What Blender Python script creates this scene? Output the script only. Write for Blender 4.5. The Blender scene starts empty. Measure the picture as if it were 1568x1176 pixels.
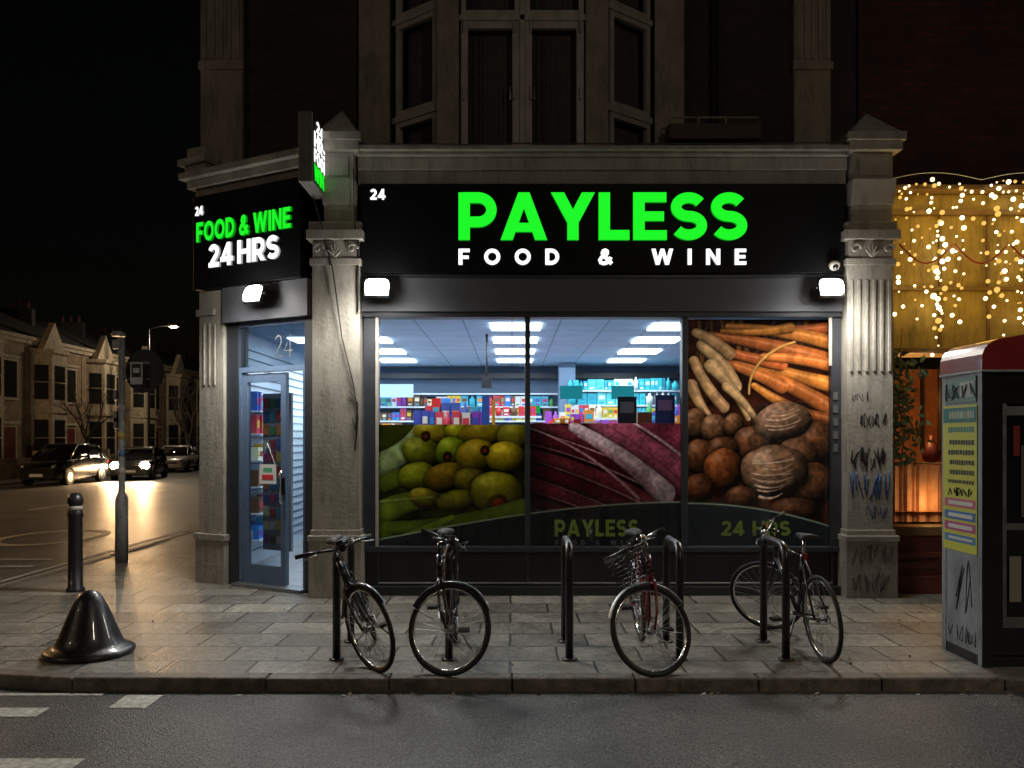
import bpy, bmesh, math, random
import numpy as np
from mathutils import Vector, Matrix
random.seed(7); RNG=np.random.RandomState(5)
scene=bpy.context.scene
R=math.radians
# ------------------------------------------------------------ image pixel coordinates projected to metres on the ground-floor and upper facade planes
def FX(u): return (u-784)/137.0
def FZ(v): return 1.75-(v-672)/137.0
def UX(u): return (u-784)/124.75
def UZ(v): return 1.75-(v-672)/124.75
# ------------------------------------------------------------ materials
def new_mat(name):
    m=bpy.data.materials.new(name); m.use_nodes=True
    nt=m.node_tree; b=nt.nodes['Principled BSDF']
    return m,nt,b
def pm(name,col,rough=.6,metal=0,var=.2,scale=5,bump=0,bscale=60,emit=None,es=0,dirt=0,coat=0,spec=.5):
    m,nt,b=new_mat(name)
    b.inputs['Roughness'].default_value=rough; b.inputs['Metallic'].default_value=metal
    b.inputs['Specular IOR Level'].default_value=spec
    b.inputs['Base Color'].default_value=(*col,1)
    if coat: b.inputs['Coat Weight'].default_value=coat
    if emit:
        b.inputs['Emission Color'].default_value=(*emit,1); b.inputs['Emission Strength'].default_value=es
    tc=nt.nodes.new('ShaderNodeTexCoord')
    if var>0:
        n=nt.nodes.new('ShaderNodeTexNoise'); n.inputs['Scale'].default_value=scale; n.inputs['Detail'].default_value=6
        n.inputs['Roughness'].default_value=.65
        nt.links.new(tc.outputs['Object'],n.inputs['Vector'])
        cr=nt.nodes.new('ShaderNodeValToRGB')
        cr.color_ramp.elements[0].position=.3; cr.color_ramp.elements[1].position=.7
        cr.color_ramp.elements[0].color=(*[c*(1-var) for c in col],1)
        cr.color_ramp.elements[1].color=(*[min(1,c*(1+var)) for c in col],1)
        nt.links.new(n.outputs['Fac'],cr.inputs['Fac'])
        out=cr.outputs['Color']
        if dirt>0:
            mp=nt.nodes.new('ShaderNodeMapping'); mp.inputs['Scale'].default_value=(5,5,1.1)
            n3=nt.nodes.new('ShaderNodeTexNoise'); n3.inputs['Scale'].default_value=1.6; n3.inputs['Detail'].default_value=9; n3.inputs['Roughness'].default_value=.75
            nt.links.new(tc.outputs['Object'],mp.inputs['Vector']); nt.links.new(mp.outputs['Vector'],n3.inputs['Vector'])
            r3=nt.nodes.new('ShaderNodeValToRGB'); r3.color_ramp.elements[0].position=.36; r3.color_ramp.elements[1].position=.54
            r3.color_ramp.elements[0].color=(1-dirt,1-dirt,1-dirt*1.05,1); r3.color_ramp.elements[1].color=(1,1,1,1)
            nt.links.new(n3.outputs['Fac'],r3.inputs['Fac'])
            mx=nt.nodes.new('ShaderNodeMix'); mx.data_type='RGBA'; mx.blend_type='MULTIPLY'; mx.inputs[0].default_value=1
            nt.links.new(out,mx.inputs[6]); nt.links.new(r3.outputs['Color'],mx.inputs[7]); out=mx.outputs[2]
        nt.links.new(out,b.inputs['Base Color'])
        mr=nt.nodes.new('ShaderNodeMapRange'); mr.inputs['To Min'].default_value=max(.03,rough-.12); mr.inputs['To Max'].default_value=min(1,rough+.12)
        nt.links.new(n.outputs['Fac'],mr.inputs['Value']); nt.links.new(mr.outputs['Result'],b.inputs['Roughness'])
    if bump>0:
        n2=nt.nodes.new('ShaderNodeTexNoise'); n2.inputs['Scale'].default_value=bscale; n2.inputs['Detail'].default_value=5
        nt.links.new(tc.outputs['Object'],n2.inputs['Vector'])
        bp=nt.nodes.new('ShaderNodeBump'); bp.inputs['Strength'].default_value=bump; bp.inputs['Distance'].default_value=.01
        nt.links.new(n2.outputs['Fac'],bp.inputs['Height']); nt.links.new(bp.outputs['Normal'],b.inputs['Normal'])
    return m
def emis(name,col,s):
    m=bpy.data.materials.new(name); m.use_nodes=True; nt=m.node_tree; nt.nodes.clear()
    o=nt.nodes.new('ShaderNodeOutputMaterial'); e=nt.nodes.new('ShaderNodeEmission')
    e.inputs['Color'].default_value=(*col,1); e.inputs['Strength'].default_value=s
    nt.links.new(e.outputs[0],o.inputs[0]); return m
def brickmat(name,c1,c2,mortar,bw,rh,ms,vertical=True,rough=.85,bump=.4,var=.5,off=.5,grime=.5,fine=0):
    m,nt,b=new_mat(name)
    tc=nt.nodes.new('ShaderNodeTexCoord'); vec=tc.outputs['Object']
    if vertical:
        s=nt.nodes.new('ShaderNodeSeparateXYZ'); nt.links.new(vec,s.inputs[0])
        a=nt.nodes.new('ShaderNodeMath'); a.operation='ADD'; nt.links.new(s.outputs[0],a.inputs[0]); nt.links.new(s.outputs[1],a.inputs[1])
        c=nt.nodes.new('ShaderNodeCombineXYZ'); nt.links.new(a.outputs[0],c.inputs[0]); nt.links.new(s.outputs[2],c.inputs[1]); vec=c.outputs[0]
    br=nt.nodes.new('ShaderNodeTexBrick')
    if fine>0: # slightly wandering joints
        nw=nt.nodes.new('ShaderNodeTexNoise'); nw.inputs['Scale'].default_value=3; nt.links.new(vec,nw.inputs['Vector'])
        sc_=nt.nodes.new('ShaderNodeVectorMath'); sc_.operation='SCALE'; sc_.inputs['Scale'].default_value=.03; nt.links.new(nw.outputs['Color'],sc_.inputs[0])
        ad=nt.nodes.new('ShaderNodeVectorMath'); ad.operation='ADD'; nt.links.new(vec,ad.inputs[0]); nt.links.new(sc_.outputs[0],ad.inputs[1]); vec=ad.outputs[0]
    nt.links.new(vec,br.inputs['Vector'])
    br.inputs['Scale'].default_value=1; br.inputs['Brick Width'].default_value=bw; br.inputs['Row Height'].default_value=rh
    br.inputs['Mortar Size'].default_value=ms; br.inputs['Mortar Smooth'].default_value=.3; br.offset=off
    br.inputs['Color1'].default_value=(*c1,1); br.inputs['Color2'].default_value=(*c2,1); br.inputs['Mortar'].default_value=(*mortar,1)
    n=nt.nodes.new('ShaderNodeTexNoise'); n.inputs['Scale'].default_value=1.7; n.inputs['Detail'].default_value=9; n.inputs['Roughness'].default_value=.7
    nt.links.new(tc.outputs['Object'],n.inputs['Vector'])
    cr=nt.nodes.new('ShaderNodeValToRGB'); cr.color_ramp.elements[0].position=.35; cr.color_ramp.elements[1].position=.65
    g=1-grime; cr.color_ramp.elements[0].color=(g,g,g,1); cr.color_ramp.elements[1].color=(1.1,1.1,1.1,1)
    nt.links.new(n.outputs['Fac'],cr.inputs['Fac'])
    mx=nt.nodes.new('ShaderNodeMix'); mx.data_type='RGBA'; mx.blend_type='MULTIPLY'; mx.inputs[0].default_value=1
    nt.links.new(br.outputs['Color'],mx.inputs[6]); nt.links.new(cr.outputs['Color'],mx.inputs[7]); out=mx.outputs[2]
    if fine>0:
        for scl,lo,hi,p0,p1 in ((14,1-fine,1.2,.38,.60),(60,.6,1.2,.40,.60)):
            nn=nt.nodes.new('ShaderNodeTexNoise'); nn.inputs['Scale'].default_value=scl; nn.inputs['Detail'].default_value=8; nn.inputs['Roughness'].default_value=.75
            nt.links.new(tc.outputs['Object'],nn.inputs['Vector'])
            rr=nt.nodes.new('ShaderNodeValToRGB'); rr.color_ramp.elements[0].position=p0; rr.color_ramp.elements[1].position=p1
            rr.color_ramp.elements[0].color=(lo,lo,lo,1); rr.color_ramp.elements[1].color=(hi,hi,hi,1); nt.links.new(nn.outputs['Fac'],rr.inputs['Fac'])
            m3=nt.nodes.new('ShaderNodeMix'); m3.data_type='RGBA'; m3.blend_type='MULTIPLY'; m3.inputs[0].default_value=1
            nt.links.new(out,m3.inputs[6]); nt.links.new(rr.outputs['Color'],m3.inputs[7]); out=m3.outputs[2]
        vo=nt.nodes.new('ShaderNodeTexVoronoi'); vo.inputs['Scale'].default_value=5.5; nt.links.new(tc.outputs['Object'],vo.inputs['Vector'])
        rv=nt.nodes.new('ShaderNodeValToRGB'); rv.color_ramp.elements[0].position=.07; rv.color_ramp.elements[1].position=.10
        rv.color_ramp.elements[0].color=(.5,.5,.5,1); rv.color_ramp.elements[1].color=(1,1,1,1); nt.links.new(vo.outputs['Distance'],rv.inputs['Fac'])
        m4=nt.nodes.new('ShaderNodeMix'); m4.data_type='RGBA'; m4.blend_type='MULTIPLY'; m4.inputs[0].default_value=1
        nt.links.new(out,m4.inputs[6]); nt.links.new(rv.outputs['Color'],m4.inputs[7]); out=m4.outputs[2]
    nt.links.new(out,b.inputs['Base Color'])
    mr=nt.nodes.new('ShaderNodeMapRange'); mr.inputs['To Min'].default_value=rough-.25; mr.inputs['To Max'].default_value=min(1,rough+.15)
    nt.links.new(n.outputs['Fac'],mr.inputs['Value']); nt.links.new(mr.outputs['Result'],b.inputs['Roughness'])
    nf=nt.nodes.new('ShaderNodeTexNoise'); nf.inputs['Scale'].default_value=45; nf.inputs['Detail'].default_value=4
    nt.links.new(tc.outputs['Object'],nf.inputs['Vector'])
    mm=nt.nodes.new('ShaderNodeMath'); mm.operation='MULTIPLY_ADD'; mm.inputs[1].default_value=-1.0
    nt.links.new(br.outputs['Fac'],mm.inputs[0])
    m2=nt.nodes.new('ShaderNodeMath'); m2.operation='MULTIPLY'; m2.inputs[1].default_value=.35 if not fine else .7; nt.links.new(nf.outputs['Fac'],m2.inputs[0])
    nt.links.new(m2.outputs[0],mm.inputs[2])
    bp=nt.nodes.new('ShaderNodeBump'); bp.inputs['Strength'].default_value=bump; bp.inputs['Distance'].default_value=.012
    nt.links.new(mm.outputs[0],bp.inputs['Height']); nt.links.new(bp.outputs['Normal'],b.inputs['Normal'])
    return m
def glassmat(name,refl=1.0,tint=(1,1,1)):
    m=bpy.data.materials.new(name); m.use_nodes=True; nt=m.node_tree; nt.nodes.clear()
    o=nt.nodes.new('ShaderNodeOutputMaterial'); t=nt.nodes.new('ShaderNodeBsdfTransparent'); t.inputs[0].default_value=(*tint,1)
    g=nt.nodes.new('ShaderNodeBsdfGlossy'); g.inputs['Roughness'].default_value=.02
    f=nt.nodes.new('ShaderNodeLayerWeight'); f.inputs['Blend'].default_value=.5
    p=nt.nodes.new('ShaderNodeMath'); p.operation='POWER'; p.inputs[1].default_value=4
    k=nt.nodes.new('ShaderNodeMath'); k.operation='MULTIPLY_ADD'; k.inputs[1].default_value=.85; k.inputs[2].default_value=.045*refl
    x=nt.nodes.new('ShaderNodeMixShader')
    nt.links.new(f.outputs['Facing'],p.inputs[0]); nt.links.new(p.outputs[0],k.inputs[0]); nt.links.new(k.outputs[0],x.inputs[0]); nt.links.new(t.outputs[0],x.inputs[1]); nt.links.new(g.outputs[0],x.inputs[2]); nt.links.new(x.outputs[0],o.inputs[0])
    return m
def vcolmat(name,rough=.5,transl=0):
    m,nt,b=new_mat(name); a=nt.nodes.new('ShaderNodeAttribute'); a.attribute_name='Col'
    nt.links.new(a.outputs['Color'],b.inputs['Base Color']); b.inputs['Roughness'].default_value=rough
    if transl>0:
        o=nt.nodes['Material Output']; t=nt.nodes.new('ShaderNodeBsdfTranslucent'); nt.links.new(a.outputs['Color'],t.inputs[0])
        x=nt.nodes.new('ShaderNodeMixShader'); x.inputs[0].default_value=transl
        nt.links.new(b.outputs[0],x.inputs[1]); nt.links.new(t.outputs[0],x.inputs[2]); nt.links.new(x.outputs[0],o.inputs[0])
    return m
STONE=pm('painted_stone',(.33,.305,.26),.75,var=.16,scale=3,bump=.5,bscale=25,dirt=.35)
STONE2=pm('upper_stone',(.27,.232,.185),.85,var=.25,scale=3,bump=.5,bscale=25,dirt=.4)
BRICK=brickmat('london_brick',(.05,.028,.021),(.028,.018,.015),(.035,.03,.026),.225,.075,.01)
REDBRICK=brickmat('red_brick',(.10,.024,.016),(.06,.017,.012),(.03,.025,.02),.225,.075,.01)
BLACK=pm('sign_black',(.005,.005,.006),.5,var=.2,scale=2,spec=.12)
SHROUD=pm('shutter_box',(.09,.092,.105),.55,var=.12,scale=3)
FRAME=pm('anthracite_frame',(.03,.033,.04),.4,var=.15,scale=8)
STALL=pm('stallriser',(.018,.019,.023),.45,var=.3,scale=3)
WHITEPVC=pm('white_frame',(.40,.365,.32),.5,var=.15,scale=5,dirt=.3)
DOORBLUE=pm('blue_grey_door',(.10,.15,.235),.4,var=.12,scale=6)
DARKGLASS=pm('dark_glass',(.012,.012,.014),.08,var=0)
CURTAIN=pm('net_curtain',(.07,.062,.055),.9,var=.25,scale=9)
GLASS=glassmat('shop_glass',1)
GREEN=emis('sign_green',(.012,.82,.02),1.15)
WHITE=emis('sign_white',(1,1,1),1.6)
GREEND=pm('vinyl_green',(.13,.20,.025),.6,var=0)
GREYD=pm('vinyl_grey',(.09,.09,.09),.6,var=0)
VC=vcolmat('printed_colour',.45)
VCP=vcolmat('poster_print',.22,.38)
METAL=pm('galvanised',(.35,.36,.37),.45,1,var=.2,scale=8)
POLE=pm('grey_pole_paint',(.30,.30,.29),.55,0,var=.35,scale=12,dirt=.3)
CHROME=pm('chrome',(.7,.7,.7),.18,1,var=.05)
RUBBER=pm('rubber',(.012,.012,.012),.75,var=.2,scale=20)
BLKMET=pm('black_metal',(.010,.010,.011),.3,0,var=.2,scale=10,coat=.5)
POSTBLK=pm('street_furniture_black',(.012,.012,.013),.38,0,var=.3,scale=10,bump=.3,bscale=30,coat=.25)
REDPAINT=pm('red_paint',(.24,.018,.018),.35,0,var=.15,coat=.4)
WALLIN=pm('interior_wall',(.16,.24,.36),.7,var=.1)
WHITEIN=pm('white_melamine',(.66,.74,.82),.4,var=.05)
PANEL=emis('led_panel',(.84,.94,1.0),9)
# ------------------------------------------------------------ mesh builder
class MB:
    def __init__(s): s.V=[];s.F=[];s.M=[];s.fm=[];s.fc=[];s.sm=[];s.xf=Matrix();s.usec=False
    def mi(s,m):
        if m not in s.M: s.M.append(m)
        return s.M.index(m)
    def v(s,p): s.V.append(tuple(s.xf@Vector(p))); return len(s.V)-1
    def f(s,idx,m,col=None,smooth=False):
        s.F.append(tuple(idx)); s.fm.append(s.mi(m)); s.fc.append(col or (1,1,1)); s.sm.append(smooth)
        if col: s.usec=True
    def box(s,x0,x1,y0,y1,z0,z1,m,col=None):
        if x1<x0:x0,x1=x1,x0
        if y1<y0:y0,y1=y1,y0
        if z1<z0:z0,z1=z1,z0
        a=[s.v(p) for p in [(x0,y0,z0),(x1,y0,z0),(x1,y1,z0),(x0,y1,z0),(x0,y0,z1),(x1,y0,z1),(x1,y1,z1),(x0,y1,z1)]]
        for q in [(0,3,2,1),(4,5,6,7),(0,1,5,4),(1,2,6,5),(2,3,7,6),(3,0,4,7)]: s.f([a[i] for i in q],m,col)
    def poly(s,pts,m,col=None): s.f([s.v(p) for p in pts],m,col)
    def prism(s,pts,axis,a,b,m,col=None,smooth=False):
        def P(p,t):
            return (p[0],t,p[1]) if axis=='y' else ((t,p[0],p[1]) if axis=='x' else (p[0],p[1],t))
        A=[s.v(P(p,a)) for p in pts]; B=[s.v(P(p,b)) for p in pts]; n=len(pts)
        s.f(A,m,col); s.f(B[::-1],m,col)
        for i in range(n): s.f([A[i],B[i],B[(i+1)%n],A[(i+1)%n]],m,col,smooth)
    def tube(s,pts,r,m,n=8,closed=False,col=None,cap=True,flat=None):
        P=[Vector(p) for p in pts]; k=len(P)
        rr=r if isinstance(r,(list,tuple)) else [r]*k
        rings=[]; up=None
        for i in range(k):
            if closed: t=P[(i+1)%k]-P[i-1]
            else: t=P[min(i+1,k-1)]-P[max(i-1,0)]
            if t.length<1e-9: t=Vector((0,0,1))
            t.normalize()
            if up is None:
                up=Vector((0,0,1)) if abs(t.z)<.9 else Vector((1,0,0))
            up=up-t*up.dot(t)
            if up.length<1e-6: up=t.orthogonal()
            up.normalize(); sd=t.cross(up)
            rings.append([s.v(P[i]+(up*math.cos(2*math.pi*j/n)+sd*math.sin(2*math.pi*j/n)*(flat or 1))*rr[i]) for j in range(n)])
        for i in range(k if closed else k-1):
            A=rings[i];B=rings[(i+1)%k]
            for j in range(n): s.f([A[j],A[(j+1)%n],B[(j+1)%n],B[j]],m,col,True)
        if not closed and cap: s.f(rings[0][::-1],m,col); s.f(rings[-1],m,col)
    def ring(s,c,rad,r,m,axis='y',n=40,k=8,a0=0,a1=360):
        full=(a1-a0)>=360; N=n if full else n+1
        pts=[]
        for i in range(N):
            a=R(a0+(a1-a0)*i/n); u,w=rad*math.cos(a),rad*math.sin(a)
            pts.append((c[0]+u,c[1],c[2]+w) if axis=='y' else ((c[0],c[1]+u,c[2]+w) if axis=='x' else (c[0]+u,c[1]+w,c[2])))
        s.tube(pts,r,m,k,closed=full)
    def lathe(s,prof,m,c=(0,0,0),n=24,smooth=True,col=None):
        rings=[[s.v((c[0]+r*math.cos(2*math.pi*j/n),c[1]+r*math.sin(2*math.pi*j/n),c[2]+z)) for j in range(n)] for r,z in prof]
        for A,B in zip(rings,rings[1:]):
            for j in range(n): s.f([A[j],A[(j+1)%n],B[(j+1)%n],B[j]],m,col,smooth)
        s.f(rings[0][::-1],m,col); s.f(rings[-1],m,col)
    def sphere(s,c,r,m,n=8,k=5,col=None,sc=(1,1,1)):
        rings=[]
        top=s.v((c[0],c[1],c[2]+r*sc[2])); bot=s.v((c[0],c[1],c[2]-r*sc[2]))
        for i in range(1,k):
            a=math.pi*i/k
            rings.append([s.v((c[0]+r*sc[0]*math.sin(a)*math.cos(2*math.pi*j/n),c[1]+r*sc[1]*math.sin(a)*math.sin(2*math.pi*j/n),c[2]+r*sc[2]*math.cos(a))) for j in range(n)])
        for j in range(n):
            s.f([top,rings[0][j],rings[0][(j+1)%n]],m,col,True); s.f([bot,rings[-1][(j+1)%n],rings[-1][j]],m,col,True)
        for A,B in zip(rings,rings[1:]):
            for j in range(n): s.f([A[j],B[j],B[(j+1)%n],A[(j+1)%n]],m,col,True)
    def build(s,name,parent=None,bevel=0,seg=2):
        me=bpy.data.meshes.new(name); me.from_pydata(s.V,[],s.F)
        for m in s.M: me.materials.append(m)
        me.polygons.foreach_set('material_index',s.fm); me.polygons.foreach_set('use_smooth',s.sm)
        if s.usec:
            ca=me.color_attributes.new('Col','FLOAT_COLOR','CORNER'); d=[]
            for p,c in zip(s.F,s.fc): d+= [c[0],c[1],c[2],1]*len(p)
            ca.data.foreach_set('color',d)
        bm=bmesh.new(); bm.from_mesh(me); bmesh.ops.recalc_face_normals(bm,faces=bm.faces); bm.to_mesh(me); bm.free()
        ob=bpy.data.objects.new(name,me); scene.collection.objects.link(ob)
        if parent: ob.parent=parent
        if bevel:
            bv=ob.modifiers.new('bevel','BEVEL'); bv.width=bevel; bv.segments=seg; bv.limit_method='ANGLE'; bv.angle_limit=R(40)
        return ob
def empty(name):
    e=bpy.data.objects.new(name,None); scene.collection.objects.link(e); return e
def light(name,kind,loc,energy,col,parent=None,target=None,**kw):
    l=bpy.data.lights.new(name,kind); l.energy=energy; l.color=col
    for k,v in kw.items(): setattr(l,k,v)
    o=bpy.data.objects.new(name,l); scene.collection.objects.link(o); o.location=loc
    if target is not None:
        o.rotation_euler=(Vector(target)-Vector(loc)).to_track_quat('-Z','Y').to_euler()
    if parent: o.parent=parent
    return o
# ------------------------------------------------------------ stroke font
def arc(cx,cy,rx,ry,a0,a1,n=14): return [(cx+rx*math.cos(R(a0+(a1-a0)*i/n)),cy+ry*math.sin(R(a0+(a1-a0)*i/n))) for i in range(n+1)]
def rect(x0,y0,x1,y1): return ('p',[(x0,y0),(x1,y0),(x1,y1),(x0,y1)])
G={}; SW_=.245
Pb=('s',[(.1,.89),(.42,.89)]+arc(.42,.635,.285,.255,90,-90)+[(.1,.38)])
G['P']=(.82,[rect(0,0,SW_,1),Pb])
G['R']=(.84,[rect(0,0,SW_,1),Pb,('p',[(.31,.36),(.58,.36),(.85,0),(.57,0)])])
G['A']=(1.0,[('p',[(0,0),(.26,0),(.62,1),(.38,1)]),('p',[(1.0,0),(.74,0),(.38,1),(.62,1)]),rect(.2,.17,.8,.36)])
G['Y']=(.94,[('p',[(0,1),(.28,1),(.59,.42),(.35,.36)]),('p',[(.94,1),(.66,1),(.35,.42),(.59,.36)]),rect(.35,0,.59,.44)])
G['L']=(.66,[rect(0,0,SW_,1),rect(.1,0,.66,.21)])
G['E']=(.72,[rect(0,0,SW_,1),rect(.1,0,.72,.205),rect(.1,.40,.66,.60),rect(.1,.795,.71,1)])
G['F']=(.70,[rect(0,0,SW_,1),rect(.1,.37,.64,.57),rect(.1,.795,.70,1)])
G['S']=(.78,[('s',arc(.39,.695,.27,.195,28,270,18)+arc(.39,.305,.28,.195,90,-150,18)[1:])])
G['O']=(1.0,[('c',arc(.50,.5,.39,.39,0,360,30)[:-1])])
G['D']=(.88,[rect(0,0,SW_,1),('s',[(.1,.89),(.36,.89)]+arc(.36,.5,.40,.39,90,-90,18)+[(.1,.11)])])
G['&']=(.92,[('s',[(.86,.06),(.34,.60),(.27,.74),(.33,.87),(.45,.91),(.57,.85),(.57,.71),(.46,.60),(.22,.46),(.11,.30),(.17,.14),(.35,.08),(.55,.13),(.70,.27),(.80,.47)])])
G['W']=(1.36,[('p',[(0,1),(.25,1),(.50,0),(.27,0)]),('p',[(.27,0),(.50,0),(.79,1),(.57,1)]),('p',[(.57,1),(.79,1),(1.09,0),(.86,0)]),('p',[(.86,0),(1.09,0),(1.36,1),(1.11,1)])])
G['I']=(.24,[rect(0,0,.24,1)])
G['N']=(.88,[rect(0,0,.235,1),rect(.645,0,.88,1),('p',[(0,1),(.23,1),(.88,0),(.65,0)])])
G['H']=(.88,[rect(0,0,.24,1),rect(.64,0,.88,1),rect(.1,.40,.74,.60)])
G['2']=(.72,[rect(0,0,.72,.2),('s',arc(.35,.675,.25,.22,165,-35,14)+[(.16,.12)])])
G['4']=(.84,[rect(.46,0,.69,1),rect(0,.18,.84,.38),('p',[(0,.25),(.23,.25),(.69,1),(.46,1)])])
G['t']=(.60,[('s',arc(.29,.72,.22,.22,165,-40,14)+[(.06,.05),(.58,.05)])])
G['f']=(.66,[('s',[(.46,0),(.46,.98),(.04,.28),(.64,.28)])])
G['T']=(.74,[rect(.25,0,.49,1),rect(0,.8,.74,1)])
def glyph(mb,ch,x,z,sx,h,y,dep,m,side,T=.22):
    w,parts=G[ch]
    for i,(k,pts) in enumerate(parts):
        yy=y-dep-.0008*i
        if k=='p':
            q=[(x+a*sx,z+b*h) for a,b in pts]
            F=[mb.v((a,yy,b)) for a,b in q]; B=[mb.v((a,y,b)) for a,b in q]; mb.f(F,m)
            for j in range(len(q)): mb.f([F[j],F[(j+1)%len(q)],B[(j+1)%len(q)],B[j]],side)
        else:
            n=len(pts); L=[];Rr=[]
            for j in range(n):
                if k=='c': a=pts[j-1]; b=pts[(j+1)%n]
                else: a=pts[max(j-1,0)]; b=pts[min(j+1,n-1)]
                dx,dy=b[0]-a[0],b[1]-a[1]; l=math.hypot(dx,dy) or 1; nx,ny=-dy/l,dx/l; t=T/2
                L.append((pts[j][0]+nx*t,pts[j][1]+ny*t)); Rr.append((pts[j][0]-nx*t,pts[j][1]-ny*t))
            def mk(q,yv): return mb.v((x+q[0]*sx,yv,z+q[1]*h))
            LF=[mk(q,yy) for q in L];RF=[mk(q,yy) for q in Rr];LB=[mk(q,y) for q in L];RB=[mk(q,y) for q in Rr]
            for j in range(n if k=='c' else n-1):
                e=(j+1)%n
                mb.f([LF[j],LF[e],RF[e],RF[j]],m); mb.f([LF[j],LF[e],LB[e],LB[j]],side); mb.f([RF[j],RF[e],RB[e],RB[j]],side)
            if k=='s':
                for j in (0,n-1): mb.f([LF[j],RF[j],RB[j],LB[j]],side)
def text(mb,s,x0,x1,z0,h,y,m,dep=.03,side=None,track=None,T=.22,gap=.12,sp=.35):
    nat=sum((G[c][0] if c!=' ' else sp) for c in s)
    if track: g=((x1-x0)/h-nat)/(len(s)-1); sx=h
    else: g=gap; sx=(x1-x0)/(nat+g*(len(s)-1))
    x=x0
    for c in s:
        if c!=' ': glyph(mb,c,x,z0,sx,h,y,dep,m,side or m,T); x+=G[c][0]*sx
        else: x+=sp*sx
        x+=g*sx
# ------------------------------------------------------------ numpy painting for printed posters
def vnoise(X,Y,s,seed=0):
    r=np.random.RandomState(seed).rand(64,64); x=X/s; y=Y/s
    xi=np.floor(x).astype(int); yi=np.floor(y).astype(int); fx=x-xi; fy=y-yi; fx=fx*fx*(3-2*fx); fy=fy*fy*(3-2*fy)
    a=r[yi%64,xi%64]; b=r[yi%64,(xi+1)%64]; c=r[(yi+1)%64,xi%64]; d=r[(yi+1)%64,(xi+1)%64]
    return (a*(1-fx)+b*fx)*(1-fy)+(c*(1-fx)+d*fx)*fy
class Paint:
    def __init__(s,x0,x1,y0,y1,step=1.0,bg=(.1,.1,.1)):
        nx=int((x1-x0)/step)+1; ny=int((y1-y0)/step)+1
        s.x=np.linspace(x0,x1,nx); s.y=np.linspace(y0,y1,ny); s.X,s.Y=np.meshgrid(s.x,s.y)
        s.C=np.zeros((ny,nx,3))+np.array(bg)
    def blend(s,mask,col): s.C=s.C*(1-mask[...,None])+col*mask[...,None]
    def ell(s,cx,cy,rx,ry,ang,col,hl=.5,tex=.2,seed=0,dark=.35):
        a=R(ang); dx=s.X-cx; dy=s.Y-cy; w1=1+.10*(vnoise(s.X+seed*9,s.Y,18,seed)-.5)
        u=(dx*math.cos(a)+dy*math.sin(a))/rx; v=(-dx*math.sin(a)+dy*math.cos(a))/ry
        r=np.sqrt(u*u+v*v)*w1; m=np.clip((1-r)*min(rx,ry)/1.2,0,1)
        z=np.sqrt(np.clip(1-r*r,0,1)); du=dx/rx; dv=dy/ry
        L=np.clip(-.35*du-.55*dv+.75*z,0,1); sh=dark+(1.15-dark)*L
        n=1-tex/2+tex*vnoise(s.X+seed*31,s.Y,5,seed); n=n*(.85+.3*vnoise(s.X,s.Y+seed*11,13,seed+2))
        c=np.array(col)*(sh*n)[...,None]+hl*(np.clip(L,0,1)**14)[...,None]*(.5+vnoise(s.X,s.Y,6,seed))[...,None]
        m2=np.clip((1.12-r)*min(rx,ry)/5,0,1)*.55; s.C=s.C*(1-(m2*(r>=1))[...,None])
        s.blend(m,c)
    def cap(s,x0,y0,x1,y1,r0,r1,col,tex=.2,seed=0,rings=0,dark=.3,hl=0,bend=0):
        dx,dy=x1-x0,y1-y0; L=math.hypot(dx,dy); nx,ny=-dy/L,dx/L
        t=((s.X-x0)*dx+(s.Y-y0)*dy)/L/L; tc=np.clip(t,0,1); bo=bend*4*tc*(1-tc)
        px=x0+tc*dx+nx*bo; py=y0+tc*dy+ny*bo; dist=np.hypot(s.X-px,s.Y-py); r=r0+(r1-r0)*tc; q=dist/r
        side=((s.X-x0)*nx+(s.Y-y0)*ny-bo)/r
        sh=dark+(1.2-dark)*np.sqrt(np.clip(1-np.clip(side*.9+.25,-1,1)**2,0,1)); n=1-tex/2+tex*vnoise(s.X,s.Y+seed*17,4,seed)
        n=n*(.82+.36*vnoise(t*8+seed,side*.5+seed,1,seed+1))
        if rings: n=n*(1-.10*np.clip(np.sin(t*L/rings+3*vnoise(s.X,s.Y,9,seed))*2-1,0,1))
        m2=np.clip((1.35-q),0,1)*.9; s.C=s.C*(1-(m2*(q>=1)*.6)[...,None])
        s.blend(np.clip((1-q)*r/1.2,0,1),np.array(col)*(sh*n)[...,None]+hl*np.exp(-((side+.35)/.16)**2)[...,None])
    def mesh(s,name,yplane,parent,mat):
        ny,nx=s.X.shape
        V=np.stack([(s.X-784)/137.0,np.full_like(s.X,yplane),1.75-(s.Y-672)/137.0],-1).reshape(-1,3)
        i=np.arange(ny-1)[:,None]*nx+np.arange(nx-1)[None]; F=np.stack([i+nx,i+nx+1,i+1,i],-1).reshape(-1,4)
        me=bpy.data.meshes.new(name); me.from_pydata(V.tolist(),[],F.tolist()); me.materials.append(mat)
        c=np.clip(s.C,0,1); c=np.where(c<=.04045,c/12.92,((c+.055)/1.055)**2.4).reshape(-1,3)
        ca=me.color_attributes.new('Col','FLOAT_COLOR','POINT'); ca.data.foreach_set('color',np.concatenate([c,np.ones((len(c),1))],1).ravel())
        ob=bpy.data.objects.new(name,me); scene.collection.objects.link(ob); ob.parent=parent; return ob
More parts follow.
